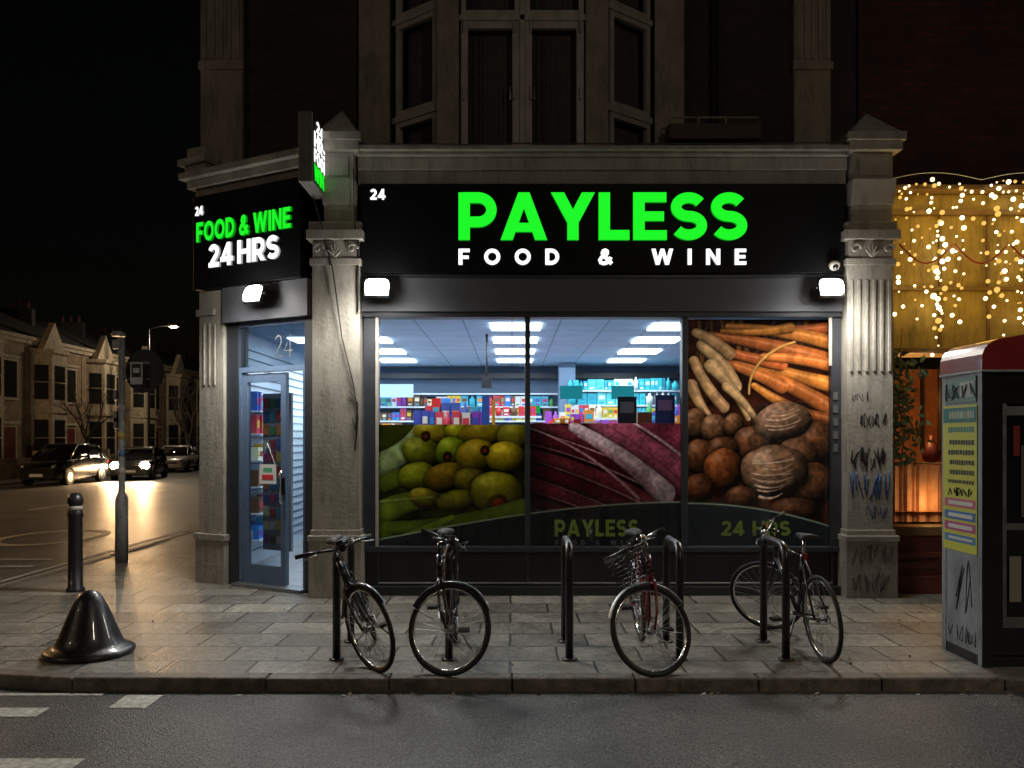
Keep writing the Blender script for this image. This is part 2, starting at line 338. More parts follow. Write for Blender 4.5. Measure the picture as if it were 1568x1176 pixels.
# ============================================================ WORLD / CAMERA
w=bpy.data.worlds.new('World'); scene.world=w; w.use_nodes=True
nt=w.node_tree; bg=nt.nodes['Background']; sk=nt.nodes.new('ShaderNodeTexSky'); sk.sky_type='NISHITA'; sk.sun_disc=False
sk.sun_elevation=R(1); sk.sun_rotation=R(200); nt.links.new(sk.outputs[0],bg.inputs[0]); bg.inputs[1].default_value=.0014
fill_sun=light('overhead_fill','SUN',(0,-5,20),.012,(1,.93,.85)); fill_sun.data.angle=R(.5); fill_sun.rotation_euler=(R(50),0,R(-20))  # weak sun lamp added as overhead fill for the night scene
cam=bpy.data.cameras.new('camera'); cam.lens=28.93; cam.sensor_width=36; cam.shift_y=84/1568; cam.clip_end=500
co=bpy.data.objects.new('camera',cam); scene.collection.objects.link(co); co.location=(0,-9.2,1.75); co.rotation_euler=(R(90),0,0); scene.camera=co
scene.view_settings.view_transform='Standard'; scene.view_settings.look='None'; scene.view_settings.exposure=0
# ============================================================ GROUND
RZ=-.09
m,nt,b=new_mat('asphalt'); ASPH=m
tc=nt.nodes.new('ShaderNodeTexCoord')
n1=nt.nodes.new('ShaderNodeTexNoise'); n1.inputs['Scale'].default_value=85; n1.inputs['Detail'].default_value=3
n2=nt.nodes.new('ShaderNodeTexNoise'); n2.inputs['Scale'].default_value=1.1; n2.inputs['Detail'].default_value=6
for n in (n1,n2): nt.links.new(tc.outputs['Object'],n.inputs['Vector'])
cr=nt.nodes.new('ShaderNodeValToRGB'); cr.color_ramp.elements[0].position=.40; cr.color_ramp.elements[1].position=.66
cr.color_ramp.elements[0].color=(.014,.014,.015,1); cr.color_ramp.elements[1].color=(.19,.19,.19,1)
nt.links.new(n1.outputs['Fac'],cr.inputs['Fac'])
c2=nt.nodes.new('ShaderNodeValToRGB'); c2.color_ramp.elements[0].position=.35; c2.color_ramp.elements[1].position=.7
c2.color_ramp.elements[0].color=(.55,.55,.55,1); c2.color_ramp.elements[1].color=(1.15,1.13,1.1,1); nt.links.new(n2.outputs['Fac'],c2.inputs['Fac'])
mx=nt.nodes.new('ShaderNodeMix'); mx.data_type='RGBA'; mx.blend_type='MULTIPLY'; mx.inputs[0].default_value=1
nt.links.new(cr.outputs[0],mx.inputs[6]); nt.links.new(c2.outputs[0],mx.inputs[7]); nt.links.new(mx.outputs[2],b.inputs['Base Color'])
b.inputs['Roughness'].default_value=.45
bp=nt.nodes.new('ShaderNodeBump'); bp.inputs['Strength'].default_value=.9; bp.inputs['Distance'].default_value=.012
nt.links.new(n1.outputs['Fac'],bp.inputs['Height']); nt.links.new(bp.outputs['Normal'],b.inputs['Normal'])
SLAB=brickmat('paving_slabs',(.33,.31,.265),(.17,.162,.142),(.035,.032,.028),.66,.45,.012,vertical=False,rough=.52,bump=.8,off=.42,grime=.5,fine=.42)
KERB=pm('granite_kerb',(.13,.11,.09),.6,var=.6,scale=9,bump=.6,bscale=50,dirt=.35)
GRD=pm('earth',(.05,.045,.04),.9,var=.3)
LINE=pm('road_paint',(.48,.47,.43),.6,var=.55,scale=26)
g=MB(); g.poly([(-250,-150,-.2),(250,-150,-.2),(250,250,-.2),(-250,250,-.2)],GRD); g.build('ground')
g=MB(); g.poly([(-80,-11,RZ),(80,-11,RZ),(80,-3,RZ),(-80,-3,RZ)],ASPH); g.build('road')
g=MB(); g.poly([(-20,-3,RZ),(-2,-3,RZ),(-2,0,RZ),(-6,0,RZ),(-6,82,RZ),(-20,82,RZ)],ASPH); g.build('side_road')
path=[(x*.9,-3.2) for x in range(60,-3,-1)]+[(-3.0-3.1*math.sin(R(a)),-.5-2.7*math.cos(R(a))) for a in range(4,91,14)]+[(-6.1,.4+.95*i) for i in range(0,70)]
g=MB(); inner=[]
for i,p in enumerate(path):
    a=path[max(i-1,0)]; c=path[min(i+1,len(path)-1)]; dx,dy=c[0]-a[0],c[1]-a[1]; l=math.hypot(dx,dy); inner.append((p[0]+dy/l*.15,p[1]-dx/l*.15))
rk=random.Random(3)
for i in range(len(path)-1):
    o0,o1,i0,i1=Vector(path[i]),Vector(path[i+1]),Vector(inner[i]),Vector(inner[i+1])
    t=.004/max(.01,(o1-o0).length); zt=.003+rk.uniform(-.002,.006)
    A,B_,C,D=o0.lerp(o1,t),o0.lerp(o1,1-t),i0.lerp(i1,1-t),i0.lerp(i1,t)
    g.prism([tuple(A),tuple(B_),tuple(C),tuple(D)],'z',-.19,zt,KERB)
g.build('kerb',bevel=.016)
g=MB(); g.prism(inner+[(60,inner[-1][1])],'z',-.19,0,SLAB); g.build('pavement')
g=MB(); g.prism([(-60,-15),(60,-15),(60,-11),(-60,-11)],'z',-.19,0,SLAB); g.build('pavement')
g=MB(); g.prism([(-22,-3),(-20,-3),(-20,82),(-22,82)],'z',-.19,.0,SLAB); g.prism([(-80,-3.2),(-22.01,-3.2),(-22.01,82),(-80,82)],'z',-.19,-.01,GRD); g.build('pavement')
g=MB(); zl=RZ+.004
def mk(x0,x1,y0,y1,m=LINE): g.poly([(x0,y0,zl),(x1,y0,zl),(x1,y1,zl),(x0,y1,zl)],m)
mk(-8,-2.94,-3.31,-3.26); mk(-2.76,-2.50,-3.58,-3.30); mk(-3.9,-3.15,-3.76,-3.58); mk(-3.0,-2.45,-4.62,-4.47); mk(-4.7,-4.1,-3.76,-3.58)
for x in (-6.35,-6.55): mk(x,x-.07,.5,60)
for y in range(6,60,6): mk(-12.4,-12.5,y,y+2.5)
mk(-9.5,-6.9,2.6,2.72); mk(-9.5,-7.0,3.3,3.42)
for a0 in range(0,360,15):
    def ep(a,k): return (-8.6+.9*k*math.cos(R(a)),6.2+1.3*k*math.sin(R(a)),zl)
    g.poly([ep(a0,1),ep(a0+15,1),ep(a0+15,.82),ep(a0,.82)],LINE)
g.build('road_marking')
g=MB(); q=random.Random(21)
for i in range(190):
    if q.random()<.5: x,y,z=q.uniform(-3.5,4.5),q.uniform(-3.33,-3.21),RZ+.008
    else: x,y,z=q.uniform(-4,4.5),q.uniform(-3.0,-.2),.008
    if i<30: x,y,z=2.5+q.gauss(0,.16),-2.75+q.gauss(0,.09),.01
    a=q.uniform(0,6.3); l=q.uniform(.008,.028); wd=l*q.uniform(.3,.6); c=Vector((x,y,z)); d=Vector((math.cos(a)*l,math.sin(a)*l,q.uniform(0,.012))); e=Vector((-math.sin(a)*wd,math.cos(a)*wd,.002))
    col=q.choice([(.16,.08,.03),(.10,.05,.02),(.4,.38,.34),(.22,.13,.05),(.05,.04,.03)])
    g.poly([c-d,c+e,c+d,c-e],VC,col)
g.build('fallen_leaves')
# ============================================================ SHOP BUILDING
shop=empty('shop_building')
CH=Matrix.Translation((-3.84,.9,0))@Matrix.Rotation(math.atan2(-.85,1.59),4,'Z')
b=MB()
def pilaster(mb,x0,x1,y0,y1,flute=True):
    w=x1-x0; zb=FZ(818)
    mb.box(x0-.03,x1+.03,y0-.05,y1,0,zb-.06,STONE); mb.box(x0-.045,x1+.045,y0-.065,y1,zb-.06,zb,STONE); mb.box(x0-.015,x1+.015,y0-.03,y1,zb,zb+.06,STONE)
    mb.box(x0,x1,y0,y1,zb+.06,FZ(410),STONE)
    if flute:
        n=6
        for i in range(n):
            c=x0+w*(i+.5)/n; mb.box(c-w*.03,c+w*.03,y0-.018,y0,FZ(570),FZ(432),STONE)
    mb.box(x0-.02,x1+.02,y0-.04,y1,FZ(410),FZ(400),STONE)
    mb.box(x0+.01,x1-.01,y0-.02,y1,FZ(400),FZ(372),STONE)
    for sx in (-1,1):
        cx=(x0+x1)/2+sx*w*.36
        mb.tube([(cx+sx*.0+ r*math.cos(a),y0-.05,FZ(386)+r*math.sin(a)) for a,r in [(t*.5,.065-.0045*t) for t in range(13)]],.016,STONE,6)
    for k in range(5):
        a=R(30+30*k); mb.tube([((x0+x1)/2,y0-.04,FZ(397)),((x0+x1)/2+.09*math.cos(a),y0-.07,FZ(397)+.13*math.sin(a))],[.02,.008],STONE,6)
    mb.box(x0-.05,x1+.05,y0-.08,y1,FZ(372),FZ(358),STONE); mb.box(x0-.025,x1+.025,y0-.05,y1,FZ(358),FZ(345),STONE)
def console(mb,x0,x1,y0,y1,ztop):
    mb.box(x0,x1,y0,y1,FZ(345),FZ(318),STONE)
    mb.prism([(y1,FZ(318)),(y0-.02,FZ(318)),(y0-.05,FZ(300)),(y0-.08,FZ(282)),(y1,FZ(282))],'x',x0-.01,x1+.01,STONE)
    mb.box(x0+.01,x1-.01,y0-.03,y1,FZ(282),FZ(240),STONE)
    mb.box(x0+.06,x1-.06,y0-.045,y0-.03,FZ(276),FZ(248),STONE)
    e=.06
    mb.box(x0-e,x1+e,y0-.12,y1,FZ(240),FZ(226),STONE); mb.box(x0-e-.03,x1+e+.03,y0-.15,y1,FZ(226),FZ(214),STONE)
    X0,X1,Y0,Y1,z=x0-e,x1+e,y0-.12,y1,FZ(214)
    ax,ay,az=(X0+X1)/2,(Y0+Y1)/2,ztop
    q=[(X0,Y0,z),(X1,Y0,z),(X1,Y1,z),(X0,Y1,z)]
    for i in range(4): mb.poly([q[i],q[(i+1)%4],(ax,ay,az)],STONE)
    mb.poly(q[::-1],STONE)
pilaster(b,FX(482),FX(553),-.12,.25,False); pilaster(b,FX(1291),FX(1360),-.12,.3,True)
console(b,FX(500),FX(546),-.12,.3,FZ(168)); console(b,FX(1297),FX(1359),-.12,.3,FZ(172))
b.build('pilasters',shop,bevel=.012)
b=MB(); b.xf=CH
b.box(-.04,.46,-.03,.42,0,.52,STONE); b.box(-.055,.475,-.045,.42,.52,.60,STONE); b.box(0,.42,0,.40,.60,3.55,STONE)
b.box(-.03,.28,-.03,.40,3.25,3.33,STONE)
for i in range(3): b.box(.08+i*.09,.11+i*.09,-.015,0,2.4,3.15,STONE)
b.box(-.04,1.76,-.02,.3,4.70,4.80,STONE); b.box(-.1,1.78,-.10,.3,4.80,4.90,STONE); b.box(-.16,1.8,-.18,.3,4.90,4.98,STONE)
b.box(-.14,.22,-.1,.4,4.98,5.08,STONE); b.box(-.20,.26,-.16,.4,5.08,5.16,STONE); b.box(-.12,.2,-.08,.4,5.16,5.30,STONE)
b.box(-.10,.02,.0,.4,3.9,4.70,STONE)
b.build('corner_pilaster',shop,bevel=.012)
b=MB()
x0,x1=FX(549),FX(1294)
b.box(x0,x1,-.02,.3,FZ(283),FZ(262),STONE); b.box(x0,x1,-.06,.3,FZ(262),FZ(243),STONE); b.box(x0,x1,-.13,.3,FZ(243),FZ(238),STONE); b.box(x0-.02,x1+.02,-.20,.3,FZ(238),FZ(231),STONE)
b.tube([(x0,-.22,FZ(230)),(x0+1.2,-.23,FZ(231)-.01),(0,-.22,FZ(230)),(1.5,-.23,FZ(231)),(x1,-.22,FZ(229))],.008,RUBBER,6)
b.build('cornice',shop,bevel=.01)
b=MB()
b.box(FX(553)+.002,FX(1291)-.002,.0,.3,FZ(477),FZ(422),SHROUD)
b.box(FX(553)+.002,FX(1291)-.002,-.02,.02,FZ(426),FZ(420),FRAME)
yf=.08
b.box(FX(553)+.002,FX(1291)-.002,.02,.22,FZ(485),FZ(477)-.001,FRAME)
for u0,u1 in ((556,578),(804,812),(1046,1055),(1275,1290)):
    b.box(FX(u0),FX(u1),yf-.04,yf+.1,FZ(838),FZ(485)-.001,FRAME)
b.box(FX(574),FX(579),yf-.05,yf-.0401,FZ(838),FZ(485),WHITEPVC)
b.box(FX(1271),FX(1276),yf-.05,yf-.0401,FZ(560),FZ(485),WHITEPVC)
b.box(FX(553)+.002,FX(1291)-.002,yf-.06,yf+.1,FZ(846),FZ(838)-.001,FRAME)
b.box(FX(553)+.002,FX(1291)-.002,yf,yf+.1,.1,FZ(846)-.001,STALL)
b.box(FX(553)+.002,FX(1291)-.002,yf-.1,yf+.1,0.0,.099,STALL)
for u in (578,808,1050,1278): b.box(FX(u)-.02,FX(u)+.02,yf-.02,yf-.001,.101,FZ(847),FRAME)
b.box(FX(578),FX(1278),yf-.03,yf-.001,FZ(896),FZ(893),METAL)
b.build('shopfront_frame',shop,bevel=.004)
b=MB()
for u0,u1 in ((578,804),(812,1046),(1055,1275)):
    b.poly([(FX(u0),yf+.02,FZ(838)),(FX(u1),yf+.02,FZ(838)),(FX(u1),yf+.02,FZ(485)),(FX(u0),yf+.02,FZ(485))],GLASS)
b.build('shop_window_glass',shop)
b=MB()
b.box(-3.84,-3.6,1.35,12,0,4.7,BRICK); b.box(3.70,4.2,.3,12,0,4.7,BRICK); b.box(-3.6,3.7,7.5,7.7,0,4.7,BRICK)
b.box(-3.84,4.2,.95,12,4.701,4.85,GRD); b.box(-1.69,3.68,.3,.95,4.60,4.85,GRD)
b.prism([(-3.7,.95),(-2.2,.1),(-1.69,.15),(-1.69,.95)],'z',4.6,4.86,GRD)
b.box(-3.84,-3.6,1.1,12,4.851,9.8,BRICK); b.box(4.0,4.2,1.1,12,4.851,9.8,BRICK); b.box(-3.6,4.0,11.8,12,4.851,9.8,BRICK)
xl,xr=UX(600),UX(1000)
b.box(-3.84,xl-.001,.9,1.1,4.851,9.8,BRICK); b.box(xr+.001,4.25,.9,1.1,4.851,9.8,BRICK); b.box(xl,xr,.9,1.1,8.6,9.8,BRICK)
b.box(-4,4.3,.8,12.1,9.801,10,STONE2); b.box(xl-.2,xr+.2,2.2,2.3,4.851,9,GRD)
b.build('walls',shop)
b=MB()
def upil(u0,u1,flutes=True,y0=.82):
    b.box(UX(u0),UX(u1),y0,.899,4.86,9.7,STONE2)
    if flutes:
        w=UX(u1)-UX(u0)
        for i in range(5):
            c=UX(u0)+w*(i+.5)/5; b.box(c-w*.035,c+w*.035,y0-.02,y0,UZ(95),9.2,STONE2)
        b.box(UX(u0)-.02,UX(u1)+.02,y0-.03,y0,UZ(112),UZ(100),STONE2)
upil(311,374); upil(1213,1268)
upil(552,598,False,.80); upil(1001,1045,False,.80)
b.box(UX(600),UX(1000),.35,.899,8.3,8.6,STONE2)
b.tube([(UX(1092),.84,4.9),(UX(1092),.84,9.7)],.045,BLKMET,8)
b.box(UX(1015),UX(1150),.5,.75,UZ(230),UZ(208),pm('planter',(.07,.05,.04),.8))
b.tube([(UX(1018),.55,UZ(208)),(UX(1018),.55,UZ(197)),(UX(1148),.55,UZ(197)),(UX(1148),.55,UZ(208))],.012,STONE2,6)
for u in (1060,1100): b.tube([(UX(u),.55,UZ(208)),(UX(u),.55,UZ(197))],.01,STONE2,6)
b.build('upper_stonework',shop,bevel=.012)
b=MB()
def win(x0,x1,z0,z1,f=.05,y=0,bars=(),vb=(),m=WHITEPVC):
    b.box(x0,x0+f,y,y+.07,z0,z1,m); b.box(x1-f,x1,y,y+.07,z0,z1,m)
    b.box(x0+f,x1-f,y,y+.07,z0,z0+f,m); b.box(x0+f,x1-f,y,y+.07,z1-f,z1,m)
    b.poly([(x0+f,y+.04,z0+f),(x1-f,y+.04,z0+f),(x1-f,y+.04,z1-f),(x0+f,y+.04,z1-f)],GLASS)
    nx=40; pts=[(x0+f+(x1-x0-2*f)*i/nx,y+.16+.007*math.sin(i*.9)+.006*math.sin(i*2.3)) for i in range(nx+1)]
    for p,q in zip(pts,pts[1:]): b.poly([(p[0],p[1],z0),(q[0],q[1],z0),(q[0],q[1],z1),(p[0],p[1],z1)],CURTAIN)
yc=.42; xa,xb=-.62,.86
zd=1.75-(32-672)/131.0
win(xa+.02,(xa+xb)/2-.03,4.87,zd,.085,yc); win((xa+xb)/2+.03,xb-.02,4.87,zd,.085,yc)
win(xa+.02,(xa+xb)/2-.03,zd+.07,8.2,.06,yc); win((xa+xb)/2+.03,xb-.02,zd+.07,8.2,.06,yc)
b.box((xa+xb)/2-.03,(xa+xb)/2+.03,yc-.02,yc+.09,4.87,8.2,WHITEPVC); b.box(xa,xb,yc-.02,yc+.09,zd+.001,zd+.069,WHITEPVC)
for x in (xa+.06,xb-.06,(xa+xb)/2-.1,(xa+xb)/2+.1):
    for zz in (158,60): b.box(x-.012,x+.012,yc-.035,yc-.001,UZ(zz+20),UZ(zz),WHITEPVC)
for u in (-.02,.26): b.tube([(u,yc-.05,UZ(180)),(u,yc-.05,UZ(160))],.01,METAL,6)
b.box(xa-.26,xa,yc-.04,yc+.2,4.87,8.3,STONE2); b.box(xb,xb+.26,yc-.04,yc+.2,4.87,8.3,STONE2)
for sgn,ex,ux in ((-1,xa-.26,UX(601)),(1,xb+.26,UX(999))):
    L=math.hypot(ux-ex,.44)
    if sgn<0: b.xf=Matrix.Translation((ux,.9,0))@Matrix.Rotation(math.atan2(yc-.9+.04,ex-ux),4,'Z')
    else: b.xf=Matrix.Translation((ex,yc+.02,0))@Matrix.Rotation(math.atan2(.9-yc-.02,ux-ex),4,'Z')
    win(.05,L-.02,5.68,6.80,.06,0); win(.05,L-.02,6.87,8.2,.06,0); win(.05,L-.02,4.87,5.60,.06,0); b.box(0,L,-.02,.1,6.801,6.869,WHITEPVC); b.box(0,L,-.02,.1,5.601,5.679,WHITEPVC)
b.xf=Matrix()
b.build('bay_window',shop,bevel=.006)
# interior
b=MB()
FLOORM=brickmat('shop_floor_tile',(.45,.46,.47),(.40,.41,.43),(.2,.2,.2),.5,.5,.008,vertical=False,rough=.4,bump=.1,off=0,grime=.15)
CEIL=brickmat('ceiling_tile',(.38,.52,.70),(.35,.49,.66),(.20,.27,.36),.6,.6,.012,vertical=False,rough=.8,bump=.1,off=0,grime=.1)
b.poly([(-3.6,1.2,.012),(-2.2,.3,.012),(3.7,.3,.012),(3.7,7.5,.012),(-3.6,7.5,.012)],FLOORM)
b.poly([(-3.6,1.15,3.2),(-2.2,.3,3.2),(3.7,.3,3.2),(3.7,7.5,3.2),(-3.6,7.5,3.2)],CEIL)
b.poly([(-3.595,1.4,0),(-3.595,7.49,0),(-3.595,7.49,3.2),(-3.595,1.4,3.2)],WHITEIN)
for i in range(24): b.box(-3.594,-3.575,1.4,7.4,.2+i*.12,.2+i*.12+.012,DOORBLUE)
b.poly([(3.695,.3,0),(3.695,7.49,0),(3.695,7.49,3.2),(3.695,.3,3.2)],WALLIN)
b.poly([(-3.59,7.49,0),(3.69,7.49,0),(3.69,7.49,3.2),(-3.59,7.49,3.2)],WALLIN)
b.box(-3.5,3.6,7.1,7.48,2.95,3.05,FRAME)
b.box(.9,1.2,6.4,6.9,.02,3.19,WALLIN); b.tube([(-.35,2.2,3.2),(-.35,2.2,2.55)],.015,FRAME,6); b.box(-.42,-.28,2.15,2.25,2.45,2.62,FRAME)
b.build('interior',shop)
b=MB()
for x in (-2.1,.05,2.1):
    for y in (1.35,2.8,4.35,5.9): b.box(x-.32,x+.32,y-.3,y+.3,3.175,3.19,PANEL)
for y in (2.8,4.6): b.box(-3.2,-2.7,y-.3,y+.3,3.175,3.19,PANEL)
b.build('ceiling_light_panels',shop)
light('interior_light','AREA',(0,3.6,3.1),240,(.78,.91,1),shop,(0,3.6,0),shape='RECTANGLE',size=6.2,size_y=6)
pal=[(.6,.03,.03),(.05,.12,.5),(.7,.5,.04),(.08,.35,.1),(.7,.7,.7),(.3,.05,.4),(.75,.25,.03),(.05,.4,.55),(.5,.04,.2),(.85,.8,.55),(.15,.07,.03),(.03,.2,.6),(.6,.05,.08)]
sh=empty('grocery_shelves')
b=MB(); rg=random.Random(11)
def goods(x0,x1,y,z,hmin=.12,hmax=.3,depth=.15,axis='x',pl=pal,wmax=.2):
    t=x0
    while t<x1-.05:
        w=rg.uniform(.06,wmax); h=rg.uniform(hmin,hmax); c=rg.choice(pl); k=rg.randint(1,3)
        for j in range(k):
            if t>x1-.05: break
            d=rg.uniform(-.02,.02)
            if axis=='x':
                if rg.random()<.2: b.lathe([(w*.4,0),(w*.42,h*.7),(w*.15,h*.85),(w*.15,h)],VC,(t+w*.45,y+d,z),8,col=c)
                else:
                    b.box(t,t+w*.93,y+d,y+depth,z,z+h,VC,c); b.box(t+w*.15,t+w*.78,y+d-.004,y+d,z+h*.45,z+h*.75,VC,rg.choice(pl)); b.box(t+w*.2,t+w*.7,y+d-.004,y+d,z+h*.12,z+h*.26,VC,rg.choice(pl))
            else:
                b.box(y+d,y+d+depth,t,t+w*.93,z,z+h,VC,c); b.box(y+d+depth,y+d+depth+.004,t+w*.15,t+w*.78,z+h*.3,z+h*.7,VC,rg.choice(pl))
            t+=w
for x0,x1 in ((FX(582),FX(800)),(FX(815),FX(1040))):
    b.box(x0,x1,.45,.95,1.78,1.8,WHITEIN); b.box(x0,x1,.96,.98,.05,1.78,WHITEIN)
goods(FX(625),FX(752),.5,1.8,.22,.34,wmax=.13,pl=[(.6,.03,.05),(.05,.08,.5),(.25,.05,.45),(.6,.05,.10),(.7,.7,.7),(.03,.2,.6),(.05,.08,.45)])
goods(FX(640),FX(750),.75,1.8,.34,.46,wmax=.12); goods(FX(850),FX(935),.5,1.8,.12,.30,wmax=.1,pl=[(.75,.45,.05),(.7,.5,.15),(.6,.05,.05),(.75,.7,.5)]); goods(FX(905),FX(1040),.6,1.8,.05,.2)
goods(FX(590),FX(640),.6,1.8,.05,.15); b.box(FX(736),FX(748),.4,.46,1.8,2.25,VC,(.03,.1,.5)); b.box(FX(752),FX(757),.4,.44,1.8,2.2,VC,(.7,.35,.03))
b.box(FX(952),FX(982),.35,.37,1.85,2.24,VC,(.01,.02,.05)); b.box(FX(1012),FX(1043),.35,.37,1.85,2.26,VC,(.02,.05,.25)); b.box(FX(985),FX(1008),.4,.5,1.85,2.06,VC,(.3,.12,.05))
b.box(FX(1016),FX(1039),.345,.349,2.08,2.2,VC,(.3,.2,.5)); b.box(FX(956),FX(978),.345,.349,2.05,2.18,VC,(.2,.25,.3))
for gx in (-2.3,-.9,.9,2.2):
    b.box(gx-.02,gx+.02,2.4,6.2,.05,1.9,WHITEIN)
    for z in (.1,.5,.9,1.3,1.68):
        b.box(gx-.35,gx-.02,2.4,6.2,z,z+.025,WHITEIN); b.box(gx+.02,gx+.35,2.4,6.2,z,z+.025,WHITEIN)
        if z>1.2: goods(2.45,6.1,gx-.3,z+.03,.15,.34,axis='y'); goods(2.45,6.1,gx+.1,z+.03,.15,.34,axis='y')
    goods(gx-.3,gx+.3,2.35,1.93,.1,.3)
for z in (.6,1.0,1.4,1.8,2.08,2.36,2.62):
    b.box(-3.5,.9,7.0,7.4,z,z+.03,WHITEIN)
    if z>1.2 and z<2.5: goods(-3.4,.8,7.05,z+.03,.14,.25,wmax=.16)
TEAL=[(.02,.40,.50),(.04,.55,.62),(.03,.30,.45),(.1,.6,.62),(.7,.8,.8)]
for z in (1.8,2.08,2.36,2.64):
    b.box(1.0,3.2,6.3,6.7,z,z+.03,WHITEIN); goods(1.05,3.15,6.35,z+.03,.16,.25,pl=TEAL)
goods(.6,3.3,5.6,1.95,.15,.3); goods(.9,3.2,4.6,2.1,.1,.24,wmax=.12); b.box(.5,3.4,5.5,5.8,1.2,1.95,WHITEIN); b.box(.8,3.3,4.55,4.8,2.07,2.1,WHITEIN)
goods(-1.2,.4,3.4,2.1,.12,.28,wmax=.13); b.box(-1.25,.45,3.35,3.6,2.07,2.1,WHITEIN)
for z in (.4,.75,1.1,1.45,1.8,2.1):
    b.box(-3.57,-3.3,1.6,2.7,z,z+.02,WHITEIN); goods(1.65,2.65,-3.5,z+.02,.15,.27,axis='y')
b.box(-3.3,-2.9,4.2,6.9,1.9,2.4,emis('chiller_light',(.6,.85,1),2.2))
b.box(-3.4,-1.9,6.6,6.65,2.55,2.8,emis('chiller_header',(.45,.75,1),1.5)); b.box(-3.4,-1.9,6.6,6.65,1.9,1.98,emis('chiller_strip',(.7,.9,1),2))
TG=emis('display_screen',(.01,.16,.20),1.3)
for u,v in ((878,590),(960,585)): b.box(FX(u)*1.3-.17,FX(u)*1.3+.17,3.2,3.22,2.35+.0,2.55,TG)
b.box(.33,.55,6.9,6.95,2.25,2.4,emis('exit_sign',(.01,.35,.08),1))
b.build('shelving_and_goods',sh)
# ---- window posters
def arcy(x):
    return np.where(x<1050,828-58*np.sin(np.clip((x-578)/480,0,1)*math.pi/2),772+35*((x-1057)/218)**2)
def finish(p):
    a=arcy(p.X); d=p.Y-a
    m=np.clip(d,0,1); p.blend(m,np.array((.125,.135,.135))*np.ones_like(p.C))
    p.blend(np.clip(1-np.abs(d)/1.8,0,1),np.array((.66,.72,.58))*np.ones_like(p.C))
p=Paint(578,804,650,838,1.0,(.18,.20,.03))
p.C*= (.5+.9*vnoise(p.X,p.Y,22,1))[...,None]
p.cap(585,712,640,655,24,9,(.62,.68,.40),seed=1,bend=8); p.cap(590,740,700,700,16,8,(.38,.42,.10)); p.cap(580,790,700,760,22,10,(.46,.52,.10),bend=-8); p.cap(580,815,740,790,16,9,(.40,.47,.08),bend=5)
OL=(.60,.56,.06)
for i,(x,y,rx,ry,an) in enumerate([(662,664,34,20,10),(702,660,26,17,0),(740,664,40,22,-10),(788,668,26,26,0),(645,695,34,26,20),(690,692,30,24,-12),(728,700,32,27,-15),(775,702,36,28,15),(640,732,34,24,5),(680,732,36,27,-20),(722,738,30,25,8),(650,765,30,19,15),(700,768,34,20,-8)]):
    cc=(OL[0]*rg.uniform(.75,1.15),OL[1]*rg.uniform(.75,1.1),OL[2]); p.ell(x,y,rx*rg.uniform(.85,1.05),ry*rg.uniform(.85,1.05),an,cc,.14,.25,i,.12)
p.ell(762,758,44,36,10,(.62,.57,.07),.16,.2,31,.16)
for x,y in ((684,700),(650,668),(742,690)): p.ell(x,y,8,9,0,(.16,.10,.03),0,.1,3,.5); p.ell(x,y+1,4,4,0,(.45,.12,.03),0,.1,3,.6)
p.ell(762,773,17,15,0,(.28,.20,.03),0,.1); p.ell(765,774,11,10,0,(.55,.13,.03),.05)
p.cap(600,812,800,780,10,16,(.36,.42,.07),bend=6); p.cap(620,828,690,795,10,6,(.48,.58,.12)); p.cap(575,770,660,762,3,2,(.6,.64,.25))
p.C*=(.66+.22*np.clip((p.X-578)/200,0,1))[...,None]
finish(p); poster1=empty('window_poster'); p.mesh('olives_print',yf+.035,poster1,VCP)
p=Paint(812,1046,648,838,1.0,(.26,.07,.08))
p.C*=(.6+.8*vnoise(p.X,p.Y,16,3))[...,None]
for i in range(9):
    yy=838-i*24; dk=(.31,.085,.10) if i%2 else (.48,.17,.19)
    p.cap(785,yy-60,1075,yy+78-i*4,15+4*(i%3),22+3*(i%2),dk,seed=40+i,dark=.35,tex=.5,bend=-10-3*(i%3))
    p.cap(785,yy-44,1075,yy+98-i*4,.8,2.4,(.72,.48,.46),seed=60+i,dark=.7,bend=-10-3*(i%3),tex=.6)
p.cap(935,640,1080,748,34,34,(.68,.31,.37),seed=81,dark=.5,tex=.45,bend=-4)
p.cap(1000,640,1085,700,26,22,(.58,.22,.28),seed=82,dark=.45,tex=.45)
p.cap(880,654,1020,756,9,18,(.78,.64,.62),seed=83,dark=.6,tex=.4,bend=-6)
p.cap(888,668,1000,752,3,7,(.70,.50,.50),seed=84,dark=.6,tex=.5,bend=-6)
p.cap(960,640,1075,722,2.5,3,(.82,.62,.62),dark=.8,bend=-4,tex=.5); p.cap(930,650,1046,738,1.2,2,(.52,.2,.25),dark=.8,bend=-5,tex=.5)
p.cap(812,655,980,765,1.5,3.2,(.78,.55,.53),dark=.8,bend=-12,tex=.5)
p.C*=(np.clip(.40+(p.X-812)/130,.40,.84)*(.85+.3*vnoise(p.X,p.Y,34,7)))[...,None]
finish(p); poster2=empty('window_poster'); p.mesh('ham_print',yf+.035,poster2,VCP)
p=Paint(1055,1275,487,838,1.0,(.24,.10,.05))
p.C*=(.4+1.0*vnoise(p.X,p.Y,14,2))[...,None]
for i in range(16): p.cap(1066+i*14,560-i*3,1075+i*14+rg.uniform(-25,25),484,5,3,rg.choice([(.30,.18,.10),(.42,.26,.14),(.20,.13,.07)]),seed=i)
OR=(.80,.43,.19); BE=(.74,.53,.33)
